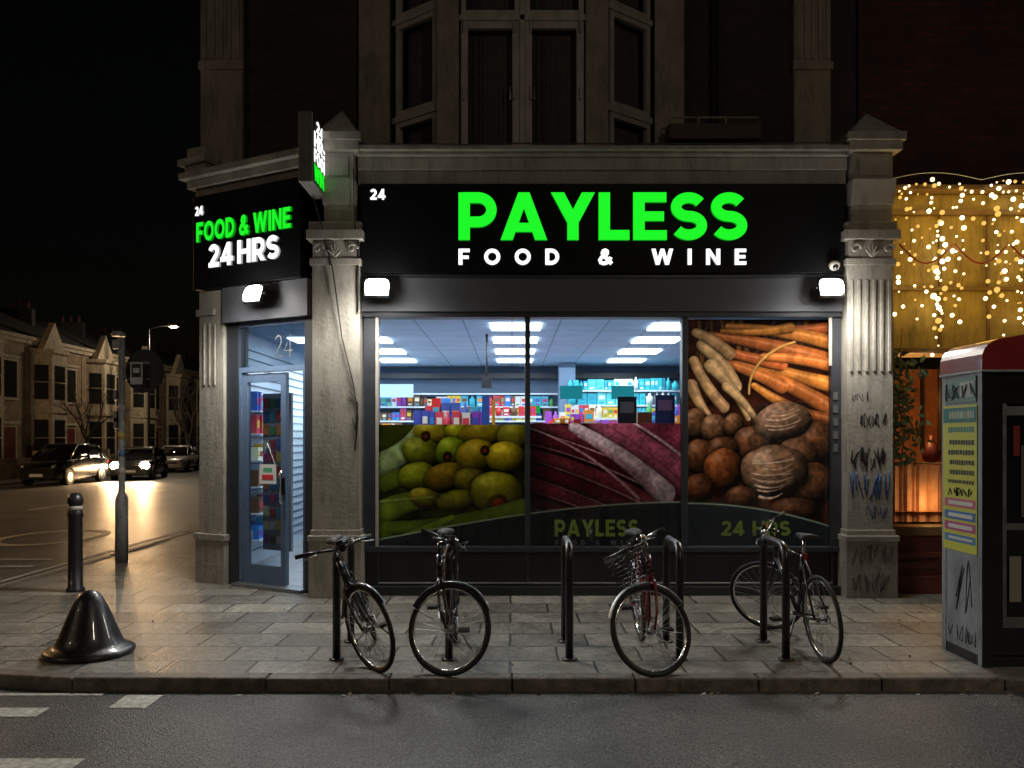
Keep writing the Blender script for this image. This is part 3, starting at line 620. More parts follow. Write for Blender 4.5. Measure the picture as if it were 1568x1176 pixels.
for i,(a,bb,c,d_,r0,r1,bd) in enumerate([(1150,505,1285,500,7,11,3),(1120,498,1280,524,6,13,-4),(1092,512,1278,556,7,17,-5),(1105,534,1285,590,5,14,4),(1078,524,1200,556,5,12,3),(1130,556,1280,628,6,16,-6),(1095,548,1200,590,5,13,-3),(1175,545,1285,560,7,12,-3),(1160,590,1285,655,6,16,5),(1200,625,1285,645,8,11,0),(1110,505,1215,500,4,9,4)]):
    k=rg.uniform(.82,1.12); p.cap(a,bb,c,d_,r0,r1,(OR[0]*k,OR[1]*k*rg.uniform(.9,1.15),OR[2]*k),seed=i,rings=5,hl=.14,bend=bd,dark=.2)
for i,(a,bb,c,d_,r0,r1,bd) in enumerate([(1080,528,1128,590,11,13,-5),(1066,552,1112,622,9,10,4),(1093,560,1150,640,12,5,-6),(1062,590,1092,640,11,6,3),(1118,592,1178,668,9,3,-5),(1070,508,1120,540,8,11,-3)]):
    p.cap(a,bb,c,d_,r0,r1,BE if i%2 else (.80,.60,.38),seed=i+20,rings=9,hl=.1,bend=bd)
p.cap(1152,602,1172,550,2.2,3,(.86,.62,.32),bend=-6); p.cap(1172,550,1222,522,3,2.4,(.86,.62,.32),bend=-4)
for i,(x,y,rx,ry,an,c) in enumerate([(1068,648,22,24,0,(.52,.32,.18)),(1098,655,22,22,0,(.56,.36,.22)),(1128,650,16,20,0,(.5,.30,.17)),(1075,700,24,28,0,(.45,.24,.12)),(1255,678,36,34,0,(.48,.28,.15)),(1160,680,34,30,0,(.46,.26,.14)),(1110,690,28,22,0,(.40,.22,.12)),(1205,645,46,30,-10,(.66,.46,.33)),(1225,700,34,30,0,(.54,.34,.20)),(1112,720,31,34,0,(.55,.27,.11)),(1075,748,24,24,0,(.40,.20,.10)),(1250,742,36,34,0,(.44,.26,.14)),(1192,722,54,40,5,(.62,.42,.28)),(1140,762,26,18,0,(.40,.22,.12)),(1222,782,40,20,0,(.38,.21,.11))]):
    p.ell(x,y,rx,ry,an,c,.16,.6,i+3,.16)
rr_=random.Random(9)
for (x,y,wd) in [(1205,642,34),(1192,718,40),(1188,742,36)]:
    for k in range(5):
        yy=y-14+k*8; p.cap(x-wd*rr_.uniform(.5,.9),yy+rr_.uniform(-3,3),x+wd*rr_.uniform(.4,.9),yy-6+rr_.uniform(-4,4),rr_.uniform(1.2,3.4),rr_.uniform(.6,1.6),(.80,.62,.48),dark=.6,bend=rr_.uniform(2,6),tex=.4,seed=k)
p.C*=(.80+.2*vnoise(p.X,p.Y,40,6))[...,None]
finish(p); poster3=empty('window_poster'); p.mesh('vegetables_print',yf+.035,poster3,VCP)
b=MB()
text(b,'PAYLESS',FX(850),FX(980),FZ(823),FZ(797)-FZ(823),yf+.018,GREEND,.002)
text(b,'FOOD & WINE',FX(851),FX(980),FZ(836),.05,yf+.018,GREYD,.002,track=True)
text(b,'24 HRS',FX(1108),FX(1215),FZ(822),FZ(799)-FZ(822),yf+.018,GREEND,.002)
b.build('window_lettering',poster2)
b=MB()
for k in range(5): b.box(FX(1278),FX(1285),yf-.047,yf-.042,FZ(612+k*20),FZ(600+k*20),GREYD)
b.build('opening_hours_sticker',poster3)
# ---- fascia sign
sg=empty('shop_fascia_sign')
b=MB(); b.box(FX(554),FX(1290),-.07,0.0,FZ(420)+.001,FZ(284),BLACK); b.build('sign_panel',sg,bevel=.006)
b=MB()
SG=emis('green_return',(.01,.5,.015),.5); SW=emis('white_return',(.8,.8,.85),.5)
text(b,'PAYLESS',FX(703),FX(1140),FZ(371),FZ(299)-FZ(371),-.072,GREEN,.04,SG,gap=.08,T=.225)
text(b,'FOOD & WINE',FX(703),FX(1139),FZ(408),FZ(384)-FZ(408),-.072,WHITE,.03,SW,track=True,T=.23,sp=.6)
text(b,'24',FX(569),FX(592),FZ(309),FZ(293)-FZ(309),-.072,WHITE,.02,SW)
b.build('illuminated_letters',sg)
cs=empty('corner_shop_sign')
b=MB(); b.xf=CH; b.box(.0,1.72,-.09,.05,3.56,4.69,BLACK); b.build('sign_panel',cs,bevel=.006)
b=MB(); b.xf=CH
text(b,'FOOD & WINE',.09,1.60,4.125,.235,-.092,GREEN,.03,SG,gap=.10,sp=.25)
text(b,'24 HRS',.30,1.42,3.80,.27,-.092,WHITE,.03,SW,gap=.10,sp=.12)
text(b,'24',.06,.19,4.45,.11,-.092,WHITE,.02,SW)
b.build('illuminated_letters',cs)
# corner door bay
b=MB(); b.xf=CH
b.box(.425,1.76,-.03,.25,3.14,3.558,SHROUD)
b.box(.425,.62,.04,.16,0,3.139,FRAME); b.box(1.66,1.80,.04,.16,0,3.139,FRAME)
b.box(.621,1.659,.05,.15,2.54,2.60,DOORBLUE); b.box(.621,1.659,.05,.15,3.08,3.139,DOORBLUE)
b.box(.621,.66,.05,.15,0,2.54,DOORBLUE); b.box(1.625,1.659,.05,.15,.0,2.54,DOORBLUE)
b.box(.6,1.68,-.05,.2,.003,.04,METAL)
for x0,x1,z0,z1 in ((.665,.74,.05,2.52),(1.27,1.345,.05,2.52),(.741,1.269,.05,.26),(.741,1.269,2.42,2.52)): b.box(x0,x1,.07,.125,z0,z1,DOORBLUE)
b.tube([(1.31,.04,1.0),(1.31,.02,1.02),(1.31,.02,1.35),(1.31,.04,1.37)],.014,CHROME,8); b.box(1.29,1.335,.06,.0699,1.1,1.3,BLKMET)
b.poly([(.74,.095,.26),(1.27,.095,.26),(1.27,.095,2.42),(.74,.095,2.42)],glassmat('door_glass',2.5,(.62,.68,.74)))
b.poly([(.62,.09,2.6),(1.66,.09,2.6),(1.66,.09,3.08),(.62,.09,3.08)],glassmat('transom_glass',3,(.30,.36,.42)))
b.box(.92,1.18,.085,.089,1.22,1.45,VC,(.7,.7,.7)); b.box(.96,1.14,.083,.0845,1.27,1.33,VC,(.6,.05,.05)); b.box(.98,1.12,.083,.0845,1.36,1.41,VC,(.1,.4,.2))
b.tube([(1.05,.08,1.7),(.93,.082,1.45)],.004,WHITEIN,4); b.tube([(1.05,.08,1.7),(1.17,.082,1.45)],.004,WHITEIN,4)
b.box(.72,1.18,.34,.37,.4,2.3,VC,(.20,.22,.26))
for i in range(44):
    x=.74+.107*(i%4); z=.48+.165*(i//4); b.box(x,x+.085,.325,.339,z,z+rg.uniform(.09,.13),VC,tuple(.45*c+.03 for c in rg.choice(pal)))
text(b,'tf',1.16,1.44,2.70,.27,.085,METAL,.002,T=.07)
b.build('entrance_door',shop,bevel=.004)
b=MB(); b.xf=CH; b.box(1.5,1.63,.6,.62,1.9,2.25,VC,(.75,.8,.05)); b.build('yellow_notice',shop)
b=MB()
b.tube([(FX(483),-.15,FZ(300)),(FX(500),-.17,FZ(360)),(FX(515),-.17,FZ(420)),(FX(528),-.15,FZ(520)),(FX(545),-.14,FZ(590)),(FX(552),-.14,FZ(640)),(FX(547),-.14,FZ(690))],.007,RUBBER,6)
b.tube([(FX(543),-.14,FZ(640)),(FX(548),-.15,FZ(660)),(FX(552),-.14,FZ(620)),(FX(540),-.14,FZ(600))],.007,RUBBER,6)
b.tube([(FX(552),-.14,FZ(355)),(FX(551),-.14,FZ(480))],.012,RUBBER,6); b.tube([(FX(549),-.3,FZ(270)),(FX(547),-.18,FZ(340)),(FX(552),-.14,FZ(400))],.006,RUBBER,5)
b.build('cabling',shop)
# projecting sign
ps=empty('projecting_sign')
b=MB(); b.box(-2.22,-2.07,-.66,-.02,4.42,5.16,pm('sign_case',(.14,.13,.12),.5)); b.box(-2.18,-2.11,-.02,.1,4.6,4.66,METAL); b.box(-2.18,-2.11,-.02,.1,4.95,5.0,METAL)
b.build('case',ps,bevel=.015)
b=MB(); b.poly([(-2.067,-.64,4.44),(-2.067,-.04,4.44),(-2.067,-.04,5.14),(-2.067,-.64,5.14)],BLACK)
b.xf=Matrix.Translation((-2.067,-.63,0))@Matrix.Rotation(R(90),4,'Z')
text(b,'24',.12,.40,4.99,.12,-.002,WHITE,.004,T=.26); text(b,'HRS',.02,.57,4.81,.16,-.002,WHITE,.004,T=.26); text(b,'FOOD',.02,.58,4.65,.14,-.002,WHITE,.004,T=.26); text(b,'WINE',.02,.58,4.46,.17,-.002,GREEN,.004,T=.26)
b.build('lettering',ps)
ps=empty('projecting_sign')
b=MB(); b.box(-4.05,-3.98,1.5,1.9,3.85,4.4,BLACK); b.box(-4.12,-4.051,1.52,1.88,3.87,4.38,emis('sign_cyan',(.3,.8,1),1)); b.box(-3.98,-3.84,1.65,1.7,4.1,4.14,METAL); b.build('case',ps,bevel=.01)
# flood lights
LED=emis('floodlight_led',(1,.98,.93),45)
def flood(p,M,en,aim):
    f=empty('floodlight'); b=MB(); b.xf=M@Matrix.Translation(p)@Matrix.Rotation(R(-20),4,'X')
    b.box(-.135,.135,-.02,.03,-.105,.105,BLKMET)
    for i in range(5): b.box(-.11+.05*i,-.105+.05*i,.03,.05,-.08,.08,BLKMET)
    oct_=[(.13*math.copysign(abs(math.cos(R(a)))**.55,math.cos(R(a))),.098*math.copysign(abs(math.sin(R(a)))**.55,math.sin(R(a)))) for a in range(0,360,12)]
    b.prism(oct_,'y',-.034,-.0201,LED)
    b.tube([(-.15,0,0),(-.15,.1,.05),(0,.12,.06),(.15,.1,.05),(.15,0,0)],.01,BLKMET,6)
    b.build('housing',f,bevel=.006)
    q=M@Vector(p); n=(M.to_3x3()@Vector((0,-1,0)))
    L=q+n*.16+Vector((0,0,-.03))
    light('lamp','SPOT',L,en,(1,.97,.90),f,q+Vector((n.x*aim,n.y*aim,-3.3)),spot_size=R(170),spot_blend=.5,shadow_soft_size=.28)
    light('lamp_spill','POINT',L+n*.04,en*.055,(1,.97,.92),f,shadow_soft_size=.06)
flood((FX(582),-.2,FZ(446)),Matrix(),190,1.2); flood((FX(1262),-.2,FZ(446)),Matrix(),190,1.2); flood((1.12,-.2,3.40),CH,240,1.5)
for nm,p in (('security_camera',(FX(1270),-.14,FZ(411))),('security_camera',(FX(569),-.14,FZ(438)))):
    b=MB(); b.xf=Matrix.Translation(p); b.lathe([(.05,.05),(.06,.03),(.06,-.0),(.045,-.035),(.02,-.05)],WHITEPVC,n=16); b.tube([(0,-.0,.02),(0,.14,.02)],.025,WHITEPVC,10); b.sphere((0,-.03,-.015),.037,DARKGLASS,10,6); b.build(nm)
# graffiti
INK=pm('spray_ink',(.012,.012,.016),.6,var=0); INKB=pm('blue_ink',(.05,.09,.20),.6,var=0); INKG=pm('grey_ink',(.11,.11,.115),.7,var=0)
def scribble(mb,x0,x1,z0,z1,y,m,n,seed,r=.006,axis='y'):
    q=random.Random(seed); w=(x1-x0)/n
    for k in range(n):
        cx=x0+w*(k+.5); sl=q.uniform(-.2,.35)*w; pts=[]; np_=q.randint(4,6)
        key=[(cx+q.uniform(-.6,.6)*w,z0+(z1-z0)*(q.uniform(0,.25) if j%2 else q.uniform(.7,1))) for j in range(np_)]
        for j in range(np_-1):
            p0=key[max(j-1,0)];p1=key[j];p2=key[j+1];p3=key[min(j+2,np_-1)]
            for t in (0,.2,.4,.6,.8):
                f=lambda i:.5*((2*p1[i])+(-p0[i]+p2[i])*t+(2*p0[i]-5*p1[i]+4*p2[i]-p3[i])*t*t+(-p0[i]+3*p1[i]-3*p2[i]+p3[i])*t**3)
                X=min(max(f(0)+sl*(f(1)-z0)/(z1-z0),x0),x1); pts.append((X,y,f(1)) if axis=='y' else (y,X,f(1)))
        mb.tube(pts,[r*(.6+.6*abs(math.sin(i*.5+k))) for i in range(len(pts))],m,4)
b=MB()
scribble(b,FX(1297),FX(1325),FZ(618),FZ(600),-.121,INK,3,1,.003); scribble(b,FX(1308),FX(1352),FZ(655),FZ(632),-.121,INK,5,9,.005)
scribble(b,FX(1296),FX(1348),FZ(714),FZ(682),-.121,INK,5,2,.009); scribble(b,FX(1298),FX(1345),FZ(722),FZ(700),-.122,INK,4,12,.005)
scribble(b,FX(1295),FX(1354),FZ(766),FZ(720),-.121,INKB,6,3,.008); scribble(b,FX(1318),FX(1352),FZ(795),FZ(770),-.121,INKB,3,15,.004)
scribble(b,FX(1295),FX(1356),FZ(862),FZ(830),-.171,INKG,5,4,.005); scribble(b,FX(1295),FX(1350),FZ(905),FZ(868),-.171,INKG,4,14,.005)
b.build('graffiti',shop)
# ============================================================ NEIGHBOUR SHOP
nb=empty('neighbouring_restaurant')
YW=pm('cream_wall',(.34,.235,.06),.7,var=.35,scale=4,bump=.2,dirt=.45); YF=pm('timber_frame',(.16,.09,.03),.5,var=.3); DR=pm('dark_red_timber',(.10,.018,.014),.45,var=.3,scale=6)
b=MB()
X0=4.22; X1=11
b.box(X0,X1,.9,12,4.851,9.8,REDBRICK); b.box(X0,X1,.3,12,0,.2,DR); b.box(X0,X1,.8,12,4.6,4.85,GRD)
b.build('walls',nb)
b=MB(); b.box(X0,X1,.25,.9,FZ(535),FZ(288),YW)
b.box(X0,X1,.05,.9,FZ(288)+.001,FZ(280),YF); b.box(X0,X1,.17,.249,FZ(322),FZ(314),YF); b.box(X0,X1,.17,.249,FZ(440),FZ(434),YF); b.box(X0,X1,.15,.249,FZ(538),FZ(530),YF)
for i in range(12): b.box(X0+.12+i*.55,X0+.15+i*.55,.21,.248,FZ(530)+.001,FZ(322)-.001,YF)
for i in range(6):
    x=X0+.05+i*1.2; b.box(x,x+.1,.18,.4,.9,FZ(538)-.001,YF)
b.box(X0,X1,.1,.4,FZ(822),FZ(808),YF); b.box(X0,X1,.14,.4,0,FZ(822)-.001,DR); b.box(X0,X1,.09,.139,FZ(856),FZ(848),DR); b.box(X0,X1,.07,.139,0,.2,DR)
for i in range(8): b.box(X0+.1+i*.62,X0+.6+i*.62,.11,.139,.28,FZ(862),DR)
WRM=pm('warm_interior',(.42,.17,.06),.8,var=.5,scale=3)
b.box(X0,X1,2.6,2.7,.9,FZ(535),WRM); b.poly([(X0,.4,.9),(X1,.4,.9),(X1,2.6,.9),(X0,2.6,.9)],WRM)
b.build('shopfront',nb,bevel=.006)
b=MB()
n=260; pts=[(X0+.15+(5.5)*i/n,.5+.025*math.sin(i*.8)+.015*math.sin(i*2.7)) for i in range(n)]
LACE=pm('half_curtain',(.50,.26,.14),.9,var=.3)
for i,(p,q) in enumerate(zip(pts,pts[1:])): b.poly([(p[0],p[1],FZ(806)),(q[0],q[1],FZ(806)),(q[0],q[1],FZ(712)+.02*math.sin(i*.6)),(p[0],p[1],FZ(712)+.02*math.sin((i-1)*.6))],LACE)
b.tube([(X0,.5,FZ(712)),(X1,.5,FZ(712))],.01,YF,6)
for x in (4.6,5.3,6.1): b.lathe([(.05,0),(.1,.05),(.12,.15),(.08,.24),(.03,.3),(.03,.36)],DR,(x,1.2,FZ(715)),12)
for x in (4.75,4.95): b.box(x,x+.02,.3,.38,FZ(690),FZ(560),YF)
b.build('curtain',nb)
light('room_lamp','POINT',(5.0,1.1,2.2),30,(1,.5,.18),nb,shadow_soft_size=.12)
light('sill_lamp','POINT',(4.85,.3,1.0),4,(1,.55,.2),nb,shadow_soft_size=.05)
LEAF=pm('vine_leaf',(.06,.09,.03),.6,var=.4,scale=20)
pl=empty('hanging_plant'); b=MB(); q=random.Random(4)
b.tube([(4.42,.12,3.0),(4.38,.1,2.4),(4.45,.1,1.9),(4.4,.1,1.5)],.01,YF,5)
for i in range(260):
    z=q.uniform(1.45,2.75); wv=.1+.13*math.sin((z-1.4)*4)**2; c=Vector((4.42+q.gauss(0,wv*.6),.1+q.uniform(-.08,.1),z)); a=q.uniform(0,6.3); l=q.uniform(.03,.06)
    d=Vector((math.cos(a),q.uniform(-.5,.5),math.sin(a)))*l; e=Vector((-math.sin(a),q.uniform(-.5,.5),math.cos(a)))*l*.45
    b.poly([c-d,c+e,c+d,c-e],LEAF)
b.build('leaves',pl)
# string lights
st=empty('string_lights'); BULB=emis('fairy_bulb',(1,.78,.36),3.2); BULB2=emis('fairy_bulb_soft',(1,.58,.12),1.1); BULB3=emis('fairy_bulb_hot',(1,.86,.5),7)
b=MB(); q=random.Random(8)
def bulb(p,big=0):
    t=q.random(); b.sphere(p,q.choice([.010,.014,.019,.025])+big,BULB2 if t<.3 else (BULB if t<.75 else BULB3),8,5)
def strand(x,z0,z1,dens,y=.08,jit=.035,big=0):
    z=z0; pts=[]
    while z>z1:
        px=x+q.gauss(0,jit); py=y+q.uniform(-.05,.05); pts.append((px,py,z)); bulb((px,py,z),big if q.random()<.5 else 0); z-=dens*q.uniform(.4,1.9)
    if len(pts)>1: b.tube(pts,.0025,YF,3)
base=[(1382,295,480,.10,0),(1397,330,400,.18,0),(1410,345,520,.20,0),(1428,320,470,.13,0),(1440,300,548,.055,.010),(1448,340,500,.07,.008),(1463,315,470,.12,0),(1478,330,500,.13,.004),(1500,330,420,.22,0),(1517,340,500,.14,0),(1534,300,470,.075,.008),(1547,350,520,.13,0),(1562,300,480,.10,0)]
for u,a,c,dn,bg_ in base: strand(FX(u),FZ(a),FZ(c),dn,big=bg_)
for k in range(24): strand(FX(1575)+k*.17,FZ(300),FZ(q.uniform(430,540)),q.uniform(.07,.15))
for k in range(12): strand(FX(1370)+q.uniform(0,4.5),FZ(q.uniform(300,420)),FZ(q.uniform(440,560)),.34,.12)
x=4.24; pts=[]
while x<9:
    z=FZ(284)+.06*math.sin(x*7)+q.uniform(-.03,.03); pts.append((x,.0+q.uniform(-.04,.04),z)); bulb(pts[-1])
    if q.random()<.55: bulb((x+.02,.02,z-.09+q.uniform(-.03,.03)))
    x+=q.uniform(.04,.12)
b.tube(pts,.003,YF,3)
x=4.24; pts=[]
while x<9: pts.append((x,-.02,FZ(276)+.08*abs(math.sin(x*3)))); x+=.05
b.tube(pts,.004,WHITEIN,4)
b.build('bulbs',st)
for x in (4.6,5.15,5.8,6.8):
    light('string_glow','POINT',(x,-.12,FZ(330)),3.8,(1,.60,.07),st,shadow_soft_size=.2); light('string_glow','POINT',(x,-.12,FZ(450)),3.4,(1,.60,.07),st,shadow_soft_size=.2)
b=MB()
for k in range(4):
    xa_=4.35+k*.62; b.tube([(xa_+.6*t/10,.04,FZ(372)-.22*math.sin(math.pi*t/10)) for t in range(11)],.012,REDPAINT,5)
b.build('swag_garland')
# ============================================================ PHONE KIOSK
ph=empty('telephone_kiosk')
GP=pm('kiosk_grey',(.33,.345,.38),.5,var=.2,scale=5,dirt=.35)
b=MB(); x0,x1,y0,y1=3.60,4.55,-2.91,-2.32
b.box(x0,x0+.05,y0+.03,y1-.03,.08,2.28,GP); b.box(x1-.05,x1,y0+.03,y1-.03,.08,2.28,GP)
for x in (x0,x1-.07):
    for y in (y0,y1-.06): b.box(x-.005,x+.075,y,y+.06,.0,2.30,BLKMET if y<-2.8 else GP)
b.box(x0-.008,x0-.0051,y0+.001,y0+.055,.0,2.30,GP); b.box(x0,x1,y0+.02,y1-.02,.0,.08,BLKMET)
b.box(x0+.07,x1-.07,y0+.02,y0+.05,2.02,2.28,BLKMET); b.box(x0+.07,x1-.07,y0+.02,y0+.05,.09,.3,BLKMET)
b.box(x0+.16,x0+.19,y0+.015,y0+.05,.3,2.02,METAL); b.box(x1-.2,x1-.17,y0+.015,y0+.05,.3,2.02,METAL)
b.box(x0+.071,x0+.159,y0+.022,y0+.045,.3,2.02,BLKMET)
b.box(x0+.19,x1-.2,y0+.018,y0+.047,1.93,2.0,METAL); b.box(x0+.19,x1-.2,y0+.018,y0+.047,.3,.38,METAL); b.box(x0+.19,x1-.2,y0+.018,y0+.047,1.05,1.10,METAL)
b.poly([(x0+.19,y0+.03,.38),(x1-.2,y0+.03,.38),(x1-.2,y0+.03,1.93),(x0+.19,y0+.03,1.93)],DARKGLASS)
b.box(x0+.3,x1-.3,y0+.012,y0+.018,1.15,1.7,VC,(.10,.09,.08)); b.box(x0+.21,x0+.3,y0+.012,y0+.0175,.5,.85,VC,(.22,.2,.15))
b.box(x0+.24,x0+.29,y0+.012,y0+.0175,1.62,1.85,VC,(.2,.02,.02))
b.box(x0+.05,x1-.05,y1-.06,y1-.03,.08,2.28,BLKMET)
prof=[(x0-.015,2.28),(x0-.015,2.36)]+[(x0+.16-.175*math.cos(R(a)),2.37+.15*math.sin(R(a))) for a in range(10,91,16)]+[(4.075,2.58)]+[(x1-.16+.175*math.cos(R(a)),2.37+.15*math.sin(R(a))) for a in range(90,9,-16)]+[(x1+.015,2.36),(x1+.015,2.28)]
b.prism(prof,'y',y0-.015,y1+.015,REDPAINT,smooth=False)
b.box(x0-.02,x1+.02,y0-.02,y1+.02,2.262,2.279,GP)
b.build('cabinet',ph,bevel=.008)
b=MB(); xf=x0-.012
b.box(xf,x0-.0085,y0+.062,y1-.035,.85,2.02,VC,(.66,.64,.10)); q=random.Random(3)
b.box(xf-.002,xf-.0001,y0+.07,y1-.04,1.88,2.00,VC,(.05,.22,.20))
for i,(z0,z1,c) in enumerate([(1.91,1.97,(.5,.55,.4)),(1.80,1.845,(.1,.3,.25)),(1.70,1.74,(.06,.06,.05)),(1.62,1.66,(.06,.06,.05)),(1.54,1.58,(.06,.06,.05)),(1.46,1.50,(.06,.06,.05)),(1.39,1.42,(.06,.06,.05)),(1.20,1.27,(.6,.16,.25)),(1.10,1.17,(.1,.2,.5)),(1.01,1.08,(.5,.1,.3)),(.92,.98,(.1,.25,.5))]):
    y=y0+.10; o_=.002 if i else .004
    if 0<i and z1-z0>.05 : b.box(xf-.002,xf-.0001,y0+.08,y1-.06,z0,z1,VC,c); b.box(xf-.004,xf-.0021,y0+.12,y1-.12,z0+.02,z1-.02,VC,(.7,.7,.6))
    else:
        while y<y1-.13:
            wd=q.uniform(.012,.04); b.box(xf-o_,xf-o_+.0015,y,y+wd,z0+q.uniform(0,.006),z1,VC,c); y+=wd+.010
scribble(b,y0+.12,y1-.12,1.29,1.36,xf-.002,INK,5,5,.004,'x')
b.box(xf,x0-.0085,y0+.08,y1-.06,2.04,2.24,VC,(.22,.34,.28)); b.box(xf-.002,xf-.0001,y0+.1,y0+.3,2.08,2.2,VC,(.45,.5,.42)); b.box(xf-.002,xf-.0001,y0+.34,y1-.1,2.08,2.16,VC,(.12,.2,.2))
scribble(b,y0+.12,y1-.2,.35,.8,x0-.001,INK,2,7,.005,'x'); scribble(b,y0+.08,y1-.08,2.05,2.2,xf-.004,INKG,4,6,.004,'x'); scribble(b,y0+.1,y1-.1,.12,.26,x0-.001,INKG,4,8,.004,'x')
b.build('bill_poster',ph)
# ============================================================ STREET FURNITURE
for X in (-1.39,-.50,.455,1.33,2.17):
    b=MB(); h=.90; pts=[(X,-2.68,0),(X,-2.68,h-.12)]+[(X,-2.56-.12*math.cos(R(a)),h-.12+.12*math.sin(R(a))) for a in range(15,91,15)]+[(X,-2.22+.12*math.sin(R(a)),h-.12+.12*math.cos(R(a))) for a in range(0,91,15)]+[(X,-2.10,0)]
    b.tube(pts,.032,POSTBLK,12)
    for y in (-2.68,-2.10): b.lathe([(.06,0),(.06,.01),(.035,.014)],POSTBLK,(X,y,0.002),14)
    b.build('bicycle_stand')
b=MB(); b.lathe([(.33,0),(.345,.015),(.345,.035),(.32,.055),(.285,.065),(.255,.09),(.225,.16),(.185,.26),(.145,.36),(.11,.435),(.08,.48),(.05,.505),(.02,.515),(.001,.517)],POSTBLK,(-3.45,-2.48,0),40); b.build('bell_bollard')
b=MB(); b.lathe([(.10,0),(.10,.03),(.078,.05),(.075,.85),(.085,.86),(.085,.9),(.072,.92),(.072,1.0),(.085,1.01),(.085,1.06),(.06,1.12),(.001,1.13)],POSTBLK,(-5.02,.26,0),24); b.lathe([(.077,0),(.077,.05)],WHITEPVC,(-5.02,.26,.93),24); b.build('bollard')
ts=empty('traffic_sign')
b=MB(); X,Y=-5.55,2.5
b.lathe([(.085,0),(.085,.9),(.055,.98),(.045,1.0),(.045,3.15),(.05,3.17),(.001,3.2)],POLE,(X,Y,0),16)
b.box(X-.08,X+.02,Y-.12,Y-.051,3.02,3.14,WHITEPVC); b.lathe([(.09,0),(.10,.03),(.06,.07),(.001,.08)],WHITEPVC,(X-.02,Y-.05,3.2),14)
for z,c in ((1.25,(.5,.5,.45)),(1.5,(.1,.2,.4)),(1.75,(.5,.4,.1)),(2.15,(.45,.45,.45))): b.lathe([(.047,0),(.047,.09)],VC,(X,Y,z),12,col=c)
b.build('pole',ts)
b=MB(); b.xf=Matrix.Translation((X+.30,Y+.05,2.72))@Matrix.Rotation(R(-12),4,'Z')
disc=[(.31*math.cos(R(a)),.31*math.sin(R(a))) for a in range(0,360,10)]; b.prism(disc,'y',0,.012,pm('sign_back',(.05,.05,.055),.6,var=.2))
b.box(-.3,.1,-.02,-.001,.10,.13,METAL); b.box(-.3,.1,-.02,-.001,-.13,-.10,METAL)
b.build('sign_back_disc',ts)
b=MB(); b.box(X+.16,X+.33,Y-.08,Y-.07,2.52,2.83,VC,(.6,.6,.6)); b.box(X+.18,X+.31,Y-.084,Y-.0801,2.62,2.81,VC,(.02,.02,.02)); b.box(X+.20,X+.29,Y-.087,Y-.0841,2.68,2.75,VC,(.6,.6,.6))
for z in (2.3,2.0,1.9): b.box(X-.09,X-.046,Y-.06,Y+.02,z,z+.14,METAL)
b.build('camera_notice',ts)
def street_lamp(x,y,h,adx,ady,en,col,pt=.4,name='street_lamp'):
    e=empty(name); b=MB(); b.lathe([(.10,0),(.10,1.2),(.07,1.3),(.05,h)],BLKMET,(x,y,0),12)
    b.tube([(x,y,h),(x+adx*.5,y+ady*.5,h+.15),(x+adx,y+ady,h+.18)],[.05,.04,.035],BLKMET,8)
    hx,hy=x+adx*1.15,y+ady*1.15
    b.box(hx-.28,hx+.28,hy-.16,hy+.16,h+.12,h+.24,METAL); b.sphere((hx,hy,h+.11),.17,emis('lamp_lens',col,14),10,6,sc=(1.3,.9,.5)); b.build('column',e,bevel=.01)
    light('lantern','POINT',(hx,hy,h-.05),en*pt,col,e,shadow_soft_size=.15)
    light('lantern_beam','SPOT',(hx,hy,h-.05),en*(1-pt),col,e,(hx,hy,0),spot_size=R(150),spot_blend=.9,shadow_soft_size=.25)
street_lamp(4.5,-11.8,7.2,0,1.3,950,(1,.86,.68),.27); street_lamp(-13,-11.8,7.2,0,1.3,1000,(1,.78,.55),.25)
street_lamp(-20.6,9,6.5,1.0,0,2400,(1,.58,.25),.8); street_lamp(-20.6,37.5,8.0,1.2,0,900,(1,.80,.55),.8)
